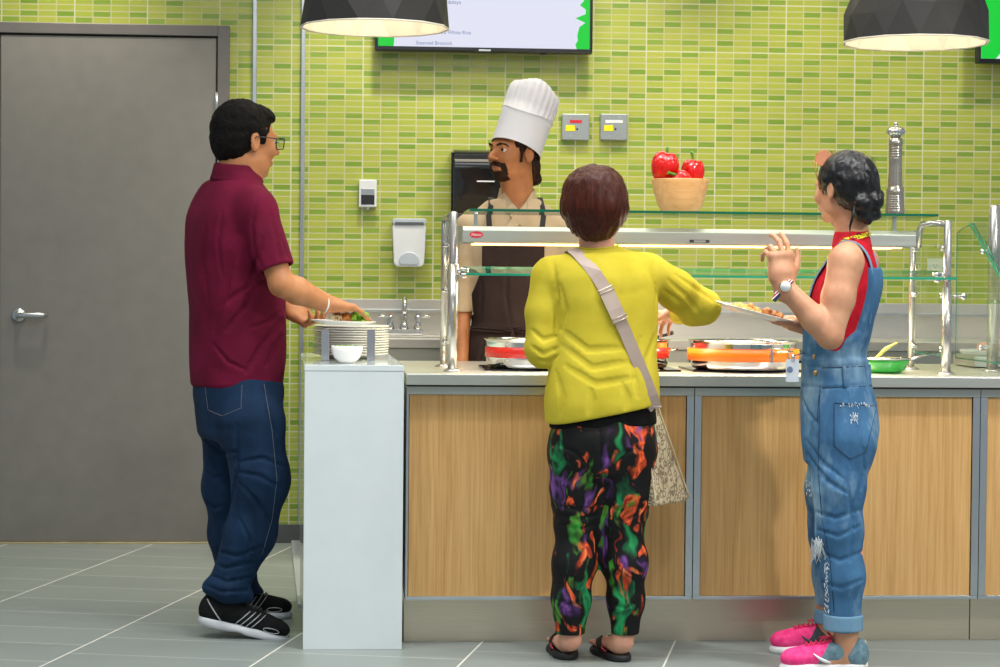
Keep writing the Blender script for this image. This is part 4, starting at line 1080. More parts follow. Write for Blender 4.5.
def hand_sdf(s, wrist, fdir, palm, thumb, sc=1.0, curl=(.3, .35, .4, .45), spread=.06, tc=(.6, .3), k=.006):
    """fdir: towards the fingertips; palm: the way the palm faces; thumb: +1/-1 side of the hand's x axis"""
    F = Frame(wrist, fdir, -np.asarray(palm, float)); c = lambda x, y, z: F(x*sc, y*sc, z*sc)
    s.add(fcone(c(0, -.02, 0), c(0, .03, 0), .030*sc, .036*sc, F.z, .72), .015)
    s.add(rbox(c(0, .052, 0), (.040*sc, .044*sc, .0135*sc), .013*sc, F), .014)
    s.add(ell(c(thumb*.026, .034, -.008), (.018*sc, .030*sc, .014*sc), F), .010)
    s.add(ell(c(-thumb*.026, .040, -.006), (.014*sc, .032*sc, .013*sc), F), .010)
    L = [(.040, .026, .020), (.044, .029, .021), (.041, .027, .020), (.032, .021, .018)]
    tips = []
    for i in range(4):
        x = thumb*(.0315-.021*i); a = spread*thumb*(1.5-i); p = c(x, .088-.004*abs(i-1.2), 0)
        s.add(ell(c(x, .088, .003), (.010*sc, .012*sc, .010*sc), F), .008)
        ang = 0.; r = (.0092, .0085, .0077, .0068) if i < 3 else (.0082, .0075, .0068, .006)
        for j in range(3):
            ang += curl[i]*(1, 1.15, .8)[j]
            d = F.d(math.sin(a)*math.cos(ang), math.cos(a)*math.cos(ang), -math.sin(ang)); q = p+d*L[i][j]*sc
            s.add(cone(p, q, r[j]*sc, r[j+1]*sc), .0035); p = q
        tips.append(p)
    b = c(thumb*.026, .014, -.006); m = c(thumb*(.040+.012*tc[0]), .045, -.006-.022*tc[1]); t1 = c(thumb*(.044+.026*tc[0]), .074, -.010-.036*tc[1]); t2 = c(thumb*(.044+.030*tc[0]), .100, -.012-.042*tc[1])
    s.add(cone(b, m, .0150*sc, .0120*sc), .010); s.add(cone(m, t1, .0115*sc, .0098*sc), .004); s.add(cone(t1, t2, .0098*sc, .0078*sc), .003)
    return F, tips, t2
def folds(amp, scale, seed, dirs=None):
    def f(x, y, z):
        w = vnoise(x, y, z, (scale[0]*.5, scale[1]*.5, scale[2]*.5), seed+1)*.12
        n = vnoise(x+w, y+w, z+w*1.4, scale, seed)
        return amp*(np.abs(n)*1.6-.5)*-1 + amp*.35*vnoise(x, y, z, tuple(3*q for q in scale), seed+2)
    return f
def crease(s, pts, r, k=.012):
    for a, b in zip(pts, pts[1:]): s.sub(cone(a, b, r, r), k)
def ridge(s, pts, r, k=.015):
    for a, b in zip(pts, pts[1:]): s.add(cone(a, b, r, r), k)
def shoe(parent, heel, fwd, up, L, w, mats, name='shoe', style='runner'):
    """heel: ground point under the heel; returns the shoe object; parts: sole, laces, stripes"""
    F = Frame(heel, fwd, up); c = lambda x, y, z: F(x*w, y*L, z)
    lo, hi = bbox([c(-.08, -.12, -.02), c(.08, 1.1, -.02), c(-.08, -.12, .14), c(.08, 1.1, .14), F(0, -.05, .15), F(0, L+.04, .0), F(0, 0, -.03)], .07)
    s = SDF(lo, hi, .003)
    s.add(ell(c(0, .80, .040), (.046*w, .20*L, .034), F), .01); s.add(ell(c(0, .58, .050), (.043*w, .24*L, .038), F), .02)
    s.add(cone(c(0, .15, .05), c(0, .32, .055), .037*w, .038*w), .02); s.add(cone(c(0, .14, .05), c(0, .19, .085), .036*w, .034*w), .02)
    s.add(cone(c(0, .30, .075), c(0, .52, .06), .032*w, .026*w), .02); s.add(ell(c(0, .07, .06), (.030*w, .030, .045), F), .02)
    s.cut(F(0, 0, .018), -F.z, .004)
    up_ = s.copy(); s.sub(cone(c(0, .20, .115), c(0, .30, .098), .030*w, .026*w), .006)
    so = s.out(name, mats[0], parent)
    s2 = SDF(lo, hi, .003)
    s2.add(ell(c(0, .76, .012), (.050*w, .25*L, .026), F), .01); s2.add(ell(c(0, .45, .012), (.043*w, .30*L, .026), F), .03); s2.add(ell(c(0, .16, .018), (.043*w, .175*L, .034), F), .03)
    s2.cut(F(0, 0, 0), -F.z, .004); s2.cut(F(0, 0, .030), F.z, .004)
    s2.sub(ell(c(0, .45, -.004), (.06*w, .07*L, .010), F), .01)
    s2.out('sole', mats[1], so)
    m = MB(); n = 0
    for q in (-1, 1):
        if style == 'runner':
            for j in range(4):
                pts = []
                for t in np.linspace(0, 1, 7):
                    p = c(q*2.2*.04, .40+.06*j+.13*t, .030+.052*t); h = hit(up_, p+F.x*q*.04, -F.x*q, lift=.0004)
                    if h is not None: pts.append(h)
                if len(pts) > 2: MB().tube(pts, .0016, 6).out('side_stripe', mats[2], so)
            pts = []
            for t in np.linspace(0, 1, 9):
                p = c(q*.12, .04+.20*t, .090-.060*t); h = hit(up_, p, -F.x*q, lift=.0004)
                if h is not None: pts.append(h)
            if len(pts) > 2: MB().tube(pts, .0022, 6).out('side_stripe', mats[2], so)
            pts = [hit(up_, c(q*.12, .80+.09*math.cos(a), .036+.008*math.sin(a)), -F.x*q, lift=.0004) for a in np.linspace(0, 2*PI, 13)]
            pts = [p for p in pts if p is not None]
            if len(pts) > 2: MB().tube(pts, .0011, 6).out('side_stripe', mats[2], so)
        else:
            pts = [hit(up_, c(q*.12, .36+.26*t, .032+.030*t*t), -F.x*q, lift=.0004) for t in np.linspace(0, 1, 9)]
            pts = [p for p in pts if p is not None]
            if len(pts) > 2: MB().tube(pts, [.0015+.004*math.sin(PI*i/(len(pts)-1)) for i in range(len(pts))], 6).out('side_stripe', mats[2], so)
    m = MB()
    for j in range(6):
        y = .40+.055*j; a = hit(up_, c(-.45*.04, y, .16), -F.z, lift=.001); b = hit(up_, c(.45*.04, y+.03, .16), -F.z, lift=.001); mid = hit(up_, c(0, y+.015, .16), -F.z, lift=.004)
        if a is not None and b is not None and mid is not None:
            m.tube([a, mid, b], .0024, 6)
            a2 = hit(up_, c(.45*.04, y, .16), -F.z, lift=.001); b2 = hit(up_, c(-.45*.04, y+.03, .16), -F.z, lift=.001)
            if a2 is not None and b2 is not None: m.tube([a2, mid+F.z*.002, b2], .0024, 6)
    p = hit(up_, c(0, .40, .16), -F.z, lift=.004)
    if p is not None:
        for q in (-1, 1):
            m.tube([p, p+F.d(q*.018, .010, .016), p+F.d(q*.030, .0, .008), p+F.d(q*.012, -.004, .004), p], .0022, 6); m.tube([p, p+F.d(q*.012, .02, .004), p+F.d(q*.020, .035, -.002)], .0020, 6)
    m.out('laces', mats[3], so)
    return so, F, up_
def stitch(s, name, m, parent, rows, r=.0009):
    """rows of photo points projected onto the surface"""
    q = MB()
    for pts in rows:
        pts = sum([lerp(a, b, 9) for a, b in zip(pts, pts[1:])], [])
        h = [hpx(s, *p, lift=.0002) for p in pts]; h = [x for x in h if x is not None]
        if len(h) > 2: q.tube(h, r, 5)
    return q.out(name, m, parent)
def hpx(s, x, y, lift=0.):
    return hit(s, P(x, y, s.lo[1]+.004), _ray(x, y), 1.2, lift=lift)
def fold(s, pts, depth, width):
    """valley (depth > 0) with raised lips, or ridge, along the points seen in the photo"""
    pts = sum([lerp(a, b, 6) for a, b in zip(pts, pts[1:])], [])
    h = [hpx(s, *p) for p in pts]; h = [x for x in h if x is not None]
    if len(h) < 2: return
    h = np.array(h); lo = h.min(0)-width*4; hi = h.max(0)+width*4
    i0, i1 = s._rg(lo, hi, 0); sl = tuple(slice(a, b) for a, b in zip(i0, i1))
    X, Y, Z = s._ax(i0, i1); best = None; n = len(h)
    for i in range(n-1):
        a, b = h[i], h[i+1]; ba = b-a; l2 = max(ba@ba, 1e-12)
        t = np.clip(((X-a[0])*ba[0]+(Y-a[1])*ba[1]+(Z-a[2])*ba[2])/l2, 0, 1)
        d2 = (X-a[0]-t*ba[0])**2+(Y-a[1]-t*ba[1])**2+(Z-a[2]-t*ba[2])**2
        e = np.sin(PI*min(1, max(0, (i+.5)/(n-1))))**.5
        g = depth*e*(np.exp(-d2/width**2)-.45*np.exp(-d2/(2.2*width)**2))
        best = g if best is None else np.where(np.abs(g) > np.abs(best), g, best)
    s.d[sl] += (best*1.4).astype(np.float32)
def drape(s, specs, depth, width):
    for p in specs: fold(s, p, depth, width)
def lerp(a, b, n): return [np.asarray(a)+(np.asarray(b)-np.asarray(a))*t for t in np.linspace(0, 1, n)]
# ------------------------------------------------------------------ the man in the maroon polo shirt
def make_man():
    root = thing('person', PZ(235, 634, 0), 'man in a maroon polo shirt, jeans and glasses holding a plate over the white stand', 'person')
    skin = skin_mat('tan skin', 'b0754a', 'c98a5c'); maroon = cloth_mat('maroon jersey', '560c26', '6e1233', 8); jean = denim_mat('dark indigo denim', '0a1a30', '17324f')
    YC = 7.20
    B = Frame((0, 0, 0), (.906, .423, 0)); H = lambda px, py, Y: P(px, py, Y)
    neck = H(240, 178, 7.18); hc = H(246, 142, 7.19); k = 1.10
    F = Frame(hc, (.85, .52, -.06), (.03, .0, 1))
    # right (near) arm and left (far) arm
    shR, elR, wrR = H(256, 209, 7.035), H(281.5, 284, 6.985), H(328, 304, 7.075)
    shL, elL, wrL = H(226, 207, 7.37), H(258, 296, 7.43), H(291, 311, 7.30)
    lo, hi = bbox([root.location, hc, shR, wrR, H(360, 300, 7.3), shL, H(185, 240, 7.2), H(190, 630, 7.0), H(285, 630, 7.5)], .16); lo[2] = -.02
    s = SDF(lo, hi, .0045)
    head_sdf(s, F, k, 1.0, 1.15)
    s.add(ell(F(.0, .02*k, -.085*k), (.052*k, .045*k, .03*k), F), .02)
    s.add(cone(F(0, -.030*k, -.045*k), neck, .060, .064), .02); s.add(cone(F(0, .0, -.06*k), neck+F.d(0, .015, 0), .050, .058), .02)
    T = [(z, x, y, rx-.028, ry-.028) for z, x, y, rx, ry in MAN_T]
    s.add(loft(T, Frame(H(234.5, 300, YC)*A3(1, 1, 0), (.906, .423, 0)), cap=.04), .03)
    chain(s, [shR, elR], [.055, .040], .02); chain(s, [elR, lerp(elR, wrR, 4)[1], wrR], [.043, .0445, .0300], .015)
    chain(s, [shL, elL, wrL], [.055, .042, .031], .02)
    hF, tips, tt = hand_sdf(s, wrR, (.88, .36, -.12), (-.05, .05, -1), -1, .97, (.24, .26, .26, .30), .05, (.2, .8))
    hF2, tips2, tt2 = hand_sdf(s, wrL, (.80, -.50, -.42), (-.2, -.2, 1), 1, 1.0, (.62, .66, .70, .74), .04, (.3, 1.3))
    hipR, knR, anR = H(243, 412, 7.14), H(260, 488, 7.08), H(219, 600, 7.08)
    hipL, knL, anL = H(238, 412, 7.27), H(230, 490, 7.33), H(232, 595, 7.44)
    chain(s, [hipR, knR, anR], [.075, .055, .034], .03); chain(s, [hipL, knL, anL], [.075, .055, .034], .03)
    s.add(cone(anR, anR+A3(.03, 0, -.05), .024, .016), .01); s.add(cone(anL, anL+A3(.03, 0, -.05), .024, .014), .01)
    s.out('body', skin, root)
    # hair
    hs = SDF(hc-.16, hc+.16, .003)
    hs.add(ell(F(0, -.022*k, .042*k), (.082*k, .096*k, .089*k), F), .01); hs.add(ell(F(0, -.050*k, -.012*k), (.070*k, .060*k, .062*k), F), .03)
    hs.add(ell(F(0, .040*k, .080*k), (.056*k, .050*k, .034*k), F), .02)
    hs.sub(rbox(F(0, .125*k, -.045*k), (.12, .070*k, .110*k), .02, F), .010)
    hs.sub(rbox(F(0, .075*k, -.10*k), (.12, .085*k, .085*k), .02, F), .008)
    hs.sub(rbox(F(0, .0, -.155*k), (.12, .15, .085*k), .02, F), .010)
    for q in (-1, 1): hs.add(rbox(F(q*.071*k, .020*k, .014*k), (.004, .010, .022*k), .004, F), .012)
    for q in (-1, 1): hs.sub(ell(F(q*.088*k, -.010*k, -.008*k), (.020, .018*k, .030*k), F), .004)
    hs.disp(lambda x, y, z: .0022*vnoise(x, y, z, (220, 220, 160), 3)+.003*vnoise(x, y, z, (50, 50, 50), 4))
    hs.out('hair', hair_mat('short black hair', '080606', '14100e', .75, (160, 160, 60)), root)
    # glasses
    g = MB(); dk = simple('dark glasses frame', '15161c', .25)
    for q in (-1, 1):
        c = F(q*.033*k, .106*k, .004*k); loop = [c+F.d(.024*k*sx, -.004*abs(sx), .017*k*sz) for sx, sz in ((-1, .8), (-.8, 1), (.8, 1), (1, .8), (.9, -.8), (.7, -1), (-.7, -1), (-.9, -.8))]
        g.tube(loop, .0016, 8, closed=True)
        g.tube([F(q*.057*k, .104*k, .014*k), F(q*.076*k, .085*k, .014*k), F(q*.083*k, .02*k, .014*k), F(q*.085*k, -.012*k, .012*k), F(q*.083*k, -.03*k, -.012*k)], .0019, 8)
    g.tube([F(-.009*k, .109*k, .008*k), F(0, .113*k, .011*k), F(.009*k, .109*k, .008*k)], .0015, 8)
    go = g.out('glasses', dk, root)
    for q in (-1, 1):
        c = F(q*.033*k, .106*k, .004*k); l = MB(); l.prism([(.021*k*sx, .0145*k*sz) for sx, sz in ((-1, .8), (-.8, 1), (.8, 1), (1, .8), (.9, -.8), (.7, -1), (-.7, -1), (-.9, -.8))], 'y', -.0006, .0006, 0, Matrix.Translation(c) @ Matrix([list(F.x), list(F.y), list(F.z)]).transposed().to_4x4())
        l.out('lens', MT['glass'], go)
    eyes(F, k, root)
    q = MB(); q.tube([wrR+hF.d(.036*math.cos(a), -.012, .030*math.sin(a)) for a in np.linspace(0, 2*PI, 25)[:-1]], .0028, 8, closed=True)
    q.out('bracelet', simple('white bead bracelet', 'eceae4', .4), root)
    # polo shirt
    t = SDF(lo, hi, .0045)
    TF = Frame(H(234.5, 300, YC)*A3(1, 1, 0), (.906, .423, 0))
    t.add(loft(MAN_T, TF, cap=.02, n=2.3), .02)
    t.add(cone(neck-A3(0, 0, .01), neck-A3(0, 0, .06), .068, .115), .03)
    for sh, q in ((shR, 1), (shL, -1)): t.add(cone(neck-A3(0, 0, .035), sh+A3(0, 0, -.006), .062, .066), .03)
    eR = lerp(shR, elR, 11)[8]; eL = lerp(shL, elL, 11)[8]
    t.add(cone(shR, eR+(elR-shR)*.10, .068, .062), .025); t.add(cone(shL, eL+(elL-shL)*.10, .068, .062), .025)
    for e, d in ((eR, elR-shR), (eL, elL-shL)):
        d = nrm(d); lo_, hi_, ev = cone(e-d*.0, e+d*.12, .095, .095); t.sub((lo_, hi_, lambda X, Y, Z, e=e, d=d, ev=ev: np.maximum(ev(X, Y, Z), -((X-e[0])*d[0]+(Y-e[1])*d[1]+(Z-e[2])*d[2]))), .003)
        t.sub(cone(e+d*.02, e-d*.03, .051, .047), .003)
    # belly and drape folds
    t.disp(folds(.005, (6, 6, 3.0), 21)); t.disp(lambda x, y, z: .002*vnoise(x+.6*z, y, z+.5*x, (5, 5, 14), 9))
    drape(t, ([(262, 240), (250, 285), (222, 305)], [(266, 270), (246, 305), (226, 330)], [(282, 320), (262, 345), (246, 372)], [(282, 335), (272, 350), (266, 366)], [(236, 235), (226, 290), (214, 330)], [(205, 225), (203, 265), (208, 300)]), .009, .014)
    drape(t, ([(257, 198), (252, 225), (254, 250), (262, 268)], [(285, 222), (282, 240), (288, 258)], [(270, 212), (276, 235), (280, 262)], [(222, 212), (218, 245), (222, 275)], [(288, 305), (268, 322), (250, 328)], [(214, 345), (228, 362), (246, 370)]), .008, .009)
    hem = H(235, 379, YC)[2]; t.cut((0, 0, hem), (.02, -.02, -1), .004)
    t.sub(loft([(hem-.05, 0, 0, .150, .128), (hem+.03, 0, 0, .150, .128)], TF, cap=.005), .003)
    t.sub(ell(neck+F.d(0, .02, .03), (.066, .070, .045), F), .01)
    shirt = t.out('polo_shirt', maroon, root)
    # ribbed collar: a fold-over band round the neck
    cs = SDF(neck-.14, neck+.14, .003); CF = Frame(neck+A3(-.008, 0, .012), (.80, .60, 0), (.36, .16, 1))
    cs.add(loft([(-.024, 0, -.002, .095, .092), (-.005, 0, -.004, .087, .085), (.014, 0, -.008, .076, .079), (.036, 0, -.010, .069, .074)], CF, cap=.006), .01)
    cs.sub(loft([(-.06, 0, 0, .080, .080), (.0, 0, -.004, .072, .074), (.030, 0, -.010, .063, .068), (.06, 0, -.012, .062, .068)], CF, cap=.002), .004)
    cs.sub(ell(CF(0, .105, .0), (.030, .05, .08), CF), .006)
    cs.out('collar', cloth_mat('maroon rib', '560d26', '6e1634', 8), shirt)
    br = MB()
    # jeans
    j = SDF(lo, hi, .0045)
    hip = H(238, 395, YC)
    j.add(loft([(hem-.20, .0, .004, .150, .125), (hem-.10, 0, .004, .168, .140), (hem-.02, 0, .006, .168, .144), (hem+.05, 0, 0, .152, .132)], Frame(H(237, 395, YC)*A3(1, 1, 0), (.906, .423, 0)), cap=.02, n=2.3), .02)
    kb_, kc = .088, .076
    chain(j, [H(252, 425, 7.10), H(261, 480, 7.07), H(250, 535, 7.08), H(229, 585, 7.08)], [.112, .092, .078, .066], .04)
    chain(j, [H(231, 420, 7.30), H(229, 487, 7.33), H(232, 535, 7.36), H(238, 583, 7.42)], [.105, .086, .076, .070], .04)
    ridge(j, [H(209, 588, 7.06), H(226, 593, 7.03), H(248, 597, 7.06)], .020, .04)
    ridge(j, [H(240, 592, 7.42), H(252, 597, 7.44)], .045, .03)
    j.disp(folds(.004, (6, 6, 9), 41)); j.disp(lambda x, y, z: .0025*vnoise(x, y, z, (6, 6, 22), 14)*np.clip((.85-z)*1.6, .25, 1))
    drape(j, ([(236, 425), (238, 470), (228, 520), (214, 562)], [(240, 462), (262, 458), (284, 466)], [(238, 472), (260, 476), (280, 488)], [(240, 484), (256, 500), (270, 522)], [(205, 440), (220, 452), (236, 452)], [(204, 470), (214, 478), (224, 476)], [(205, 500), (214, 508), (222, 506)]), .010, .010)
    drape(j, ([(206, 560), (226, 568), (262, 560)], [(204, 572), (226, 582), (256, 576)], [(202, 584), (222, 592), (252, 590)], [(215, 550), (236, 556), (264, 546)], [(240, 520), (250, 540), (248, 556)], [(262, 400), (275, 430), (280, 455)]), .011, .008)
    j.cut(H(238, 605, 7.1), (-.16, 0, -1), .006)
    jo = j.out('jeans', jean, root)
    st = simple('pale stitching', '6f7070', .7)
    stitch(j, 'seam_stitching', st, jo, [[(205, 386), (208, 410), (222, 416), (241, 408), (242, 385)], [(264, 384), (272, 430), (277, 480), (272, 520), (262, 555)]], .0008)
    # running shoes, the near heel raised
    upper = cloth_mat('black mesh', '101112', '1f2020', 60); sole = simple('pale grey sole', 'c9ccd0', .5); stripe = simple('silver stripe', 'c4c6c8', .35, .3)
    toe = PZ(262, 637, 0)
    heel = toe + A3(-.213, .0, .048)
    shoe(root, heel, (.975, -.02, -.22), (.22, 0, .975), .305, 1.12, (upper, sole, stripe, MT['black']), 'running_shoe')
    toe = PZ(268, 617.5, 0); shoe(root, toe+A3(-.215, .0, 0), (1, -.02, 0), (0, 0, 1), .30, 1.1, (upper, sole, stripe, simple('grey laces', '8a8c8e', .6)), 'running_shoe')
    return root
def _mz(y): return P(235, y, 7.20)[2]
MAN_T = [(_mz(388), 0, .012, .166, .148), (_mz(360), 0, .014, .170, .156), (_mz(320), 0, .012, .170, .160), (_mz(275), 0, .004, .182, .160), (_mz(238), 0, -.004, .198, .156), (_mz(212), 0, -.014, .196, .134), (_mz(193), 0, -.022, .150, .100), (_mz(180), 0, -.020, .095, .076)]
make_man()
# ------------------------------------------------------------------ the woman in the yellow cardigan
def make_yellow():
    H = P; YC = 6.60
    root = thing('person', PZ(596, 661, 0), 'woman with her back turned in a yellow cardigan, flowered leggings and black sandals', 'person')
    skin = skin_mat('fair skin', 'c98d74', 'dfa88e')
    yel = cloth_mat('yellow knit', 'bcab2c', 'cfbe3e', 8, .8, 380, .25)
    k = .96; hc = H(594.5, 203, 6.62); F = Frame(hc, (.10, 1, -.04))
    neck = H(597, 250, 6.62)
    shL, elL, wrL = H(551, 276, 6.62), H(543, 349, 6.60), H(572, 328, 6.80)
    shR, elR, wrR = H(648, 273, 6.61), H(703, 307, 6.72), H(680, 313, 6.90)
    lo, hi = bbox([root.location, hc, shL, wrL, wrR, shR, elR, H(520, 340, 6.6), H(672, 322, 7.0), H(550, 660, 6.5), H(650, 650, 6.85)], .12); lo[2] = -.015
    s = SDF(lo, hi, .0042)
    head_sdf(s, F, k, .95, .95)
    s.add(cone(F(0, -.025, -.05), neck, .050, .054), .02); s.add(cone(F(0, .0, -.06), neck, .046, .05), .02)
    TF = Frame(H(604, 340, YC)*A3(1, 1, 0), (0, 1, 0))
    def zz(y): return H(600, y, YC)[2]
    T = [(zz(470), .002, .0, .150, .112), (zz(440), .0, -.01, .160, .122), (zz(410), .0, -.006, .152, .115), (zz(370), 0, .004, .135, .100), (zz(330), -.006, .0, .135, .100), (zz(295), -.008, -.004, .150, .103), (zz(272), -.010, -.006, .150, .09), (zz(258), -.012, -.004, .110, .07), (zz(250), -.014, 0, .06, .05)]
    s.add(loft(T, TF, cap=.03), .02)
    chain(s, [shL, elL, wrL], [.046, .036, .026], .02); chain(s, [shR, elR, wrR], [.046, .036, .026], .02)
    hand_sdf(s, wrL, (.45, .80, .05), (0, -.05, -1), 1, .92, (.5, .5, .5, .5))
    hand_sdf(s, wrR, (-.42, .80, -.15), (-.3, 0, -.9), -1, .92, (.55, .6, .65, .7), .05, (.4, .8))
    hipL, knL, caL, anL = H(578, 440, 6.60), H(577, 520, 6.60), H(574, 560, 6.60), H(571, 640, 6.61)
    hipR, knR, caR, anR = H(628, 440, 6.60), H(622, 520, 6.60), H(626, 560, 6.60), H(623, 641, 6.60)
    for hp, kn, ca, an in ((hipL, knL, caL, anL), (hipR, knR, caR, anR)):
        chain(s, [hp, kn, ca, an], [.072, .052, .048, .031], .03)
    feet = []
    for an, hl, d in ((anL, PZ(567.5, 660, 0), nrm((-.04, 1, 0))), (anR, PZ(623, 662, 0), nrm((-.24, .97, 0)))):
        G = Frame(hl, d); c = lambda x, y, z, G=G: G(x, y, z)
        s.add(ell(c(0, .028, .048), (.029, .034, .030), G), .012); s.add(cone(an, c(0, .045, .060), .030, .030), .02)
        s.add(fcone(c(0, .05, .048), c(0, .15, .036), .034, .040, (0, 0, 1), .55), .02)
        for i in range(5):
            x = .030-.015*i; q = 1 if an is anR else 1
            L = (.205, .207, .203, .196, .186) if q > 0 else ()
            s.add(cone(c(x, .150, .036), c(x*1.08, L[4-i] if an is anL else L[4-i], .033), .0095, .0085 if i else .009), .004)
        feet.append(G)
    s.out('body', skin, root)
    # bobbed hair
    hs = SDF(hc-.17, hc+.15, .003)
    hs.add(ell(F(0, -.015, .030), (.100, .112, .088), F), .01); hs.add(ell(F(0, -.035, -.020), (.108, .092, .070), F), .03)
    hs.add(ell(F(0, -.045, -.070), (.080, .058, .048), F), .03); hs.add(ell(F(0, .03, .03), (.098, .075, .075), F), .03)
    hs.sub(rbox(F(0, .125, -.05), (.065, .05, .115), .02, F), .02)
    hs.add(ell(F(0, -.050, -.098), (.050, .036, .030), F), .03)
    hs.sub(ell(F(0, -.0, -.165), (.12, .09, .045), F), .02)
    hs.disp(lambda x, y, z: .004*vnoise(x, y, z, (70, 70, 7), 3)+.0022*vnoise(x, y, z, (160, 160, 14), 4)+.003*vnoise(x, y, z, (16, 16, 10), 8))
    hs.out('hair', hair_mat('auburn brown hair', '240a05', '54200f', .38, (90, 90, 5), .25), root)
    eyes(F, k, root)
    # cardigan
    t = SDF(lo, hi, .0042)
    C = [(zz(424), -.006, -.006, .183, .140), (zz(405), -.006, -.010, .182, .142), (zz(380), -.002, -.008, .178, .136), (zz(350), .002, -.002, .166, .126), (zz(320), .002, 0, .164, .122), (zz(295), .0, 0, .168, .120), (zz(275), -.008, -.002, .166, .105), (zz(260), -.012, 0, .124, .080), (zz(250), -.014, .002, .07, .058)]
    t.add(loft(C, TF, cap=.012, n=2.3), .02)
    for sh in (shL, shR): t.add(cone(neck-A3(0, 0, .030), sh, .050, .056), .03)
    chain(t, [shL, lerp(shL, elL, 3)[1]+A3(-.008, 0, 0), elL, lerp(elL, wrL, 4)[3]], [.062, .059, .056, .042], .02)
    chain(t, [shR, lerp(shR, elR, 3)[1], elR, wrR], [.062, .060, .050, .040], .02)
    t.add(cone(H(676, 298, 6.66), H(690, 316, 6.71), .03, .028), .03)
    t.disp(folds(.005, (7, 7, 4.2), 77)); t.disp(lambda x, y, z: .0016*vnoise(x+.3*z, y, z, (9, 9, 18), 5))
    drape(t, ([(562, 330), (588, 350), (622, 348)], [(563, 346), (592, 368), (628, 362)], [(566, 366), (596, 384), (634, 378)], [(657, 330), (646, 360), (650, 395)], [(640, 338), (632, 366), (638, 396)], [(556, 372), (562, 395), (560, 415)], [(622, 384), (628, 398), (626, 410)], [(590, 388), (592, 400), (588, 414)]), .0050, .016)
    drape(t, ([(553, 262), (559, 300), (555, 335)], [(650, 258), (656, 295), (655, 325)], [(532, 330), (543, 340), (556, 336)], [(531, 346), (543, 354), (557, 348)], [(536, 360), (546, 362), (558, 356)], [(664, 290), (680, 302), (694, 320)], [(668, 280), (686, 296), (702, 316)], [(676, 275), (692, 286), (712, 300)], [(560, 285), (566, 310), (562, 330)]), .0065, .011)
    t.sub(ell(neck+A3(0, .01, .040), (.060, .062, .040)), .010)
    # uneven hem: lower at the left
    t.cut(H(595, 415, YC), (.20, 0, -1), .006)
    d = nrm(wrL-elL)
    t.sub(loft([(zz(440), 0, -.006, .160, .118), (zz(415), 0, -.006, .160, .118), (zz(395), 0, -.006, .150, .11)], TF, cap=.005), .003)
    co = t.out('cardigan', yel, root)
    q = MB(); b = []
    pts = []
    for a in np.linspace(-PI*.98, PI*.02, 30):
        p = hit(t, neck+A3(.066*math.cos(a)*1.0, .068*math.sin(a)-.0, .08), (0, 0, -1), lift=0)
        if p is not None: pts.append(p)
    if len(pts) > 3: q.tube(pts, .0035, 8); q.out('neck_band', yel, co)
    # black top showing under the hem
    u = SDF(lo, hi, .0042)
    u.add(loft([(zz(434), .0, -.008, .170, .130), (zz(415), 0, -.008, .168, .126), (zz(380), 0, .0, .150, .112)], TF, cap=.008, n=2.2), .01)
    u.disp(folds(.004, (9, 9, 5), 31)); u.cut(H(597, 426, YC), (.05, 0, -1), .004)
    u.out('undershirt', cloth_mat('black cotton', '08080a', '141416', 20), root)
    # leggings
    g = SDF(lo, hi, .0042)
    g.add(loft([(zz(474), .0, -.004, .140, .112), (zz(458), .0, -.010, .157, .126), (zz(440), .0, -.012, .164, .132), (zz(415), 0, -.008, .160, .120)], TF, cap=.015, n=2.2), .02)
    chain(g, [H(576, 455, 6.59), H(577, 490, 6.59), H(577, 520, 6.60), H(574, 562, 6.59), H(571, 600, 6.60), H(570, 631, 6.61)], [.086, .077, .066, .063, .054, .050], .045)
    chain(g, [H(627, 455, 6.59), H(625, 490, 6.59), H(622, 520, 6.60), H(626, 562, 6.59), H(626, 600, 6.60), H(625, 632, 6.60)], [.086, .077, .064, .063, .052, .046], .045)
    g.disp(folds(.004, (8, 8, 7), 51)); g.disp(lambda x, y, z: .003*vnoise(x, y, z, (7, 7, 34), 15)*np.clip((z-.25)*3, .3, 1)*np.clip((.75-z)*3, .3, 1))
    drape(g, ([(558, 505), (578, 510), (598, 506)], [(558, 514), (578, 520), (597, 515)], [(559, 524), (577, 529), (595, 525)], [(604, 506), (622, 511), (640, 505)], [(604, 516), (622, 521), (639, 514)], [(558, 445), (575, 452), (592, 470)], [(645, 445), (628, 452), (612, 470)], [(600, 432), (601, 455), (601, 470)], [(556, 600), (570, 605), (586, 600)], [(612, 604), (625, 608), (638, 602)]), .007, .008)
    g.cut(H(597, 634, 6.6), (0, 0, -1), .004)
    m = NT('dark flowered jersey'); v = m.obj((1, 1, .8))
    wob = m.n('ShaderNodeTexNoise'); m.l(v, wob.inputs['Vector']); wob.inputs['Scale'].default_value = 9; wob.inputs['Detail'].default_value = 2
    vm = m.n('ShaderNodeVectorMath', operation='MULTIPLY_ADD'); m.l(wob.outputs[1], vm.inputs[0]); vm.inputs[1].default_value = (.16, .16, .16); m.l(v, vm.inputs[2])
    def layer(base, rot, sc, seed, c1, c2, th):
        mp = m.n('ShaderNodeMapping'); m.l(vm.outputs[0], mp.inputs[0]); mp.inputs[1].default_value = (seed, seed*.7, seed*1.3); mp.inputs[2].default_value = (0, rot, 0); mp.inputs[3].default_value = sc
        n = m.n('ShaderNodeTexNoise'); m.l(mp.outputs[0], n.inputs['Vector']); n.inputs['Scale'].default_value = 1; n.inputs['Detail'].default_value = 1.5
        msk = m.ramp(n.outputs[0], [(th, (0, 0, 0, 1)), (th+.09, (1, 1, 1, 1))])
        shade = m.ramp(m.noise(mp.outputs[0], 3.2, 2, .5), [(.38, c1), (.62, c2)])
        return m.mix(msk, base, shade)
    c = layer(lin('070709'), .5, (15, 15, 6), 3.1, '0c4a30', '1f9a58', .56)
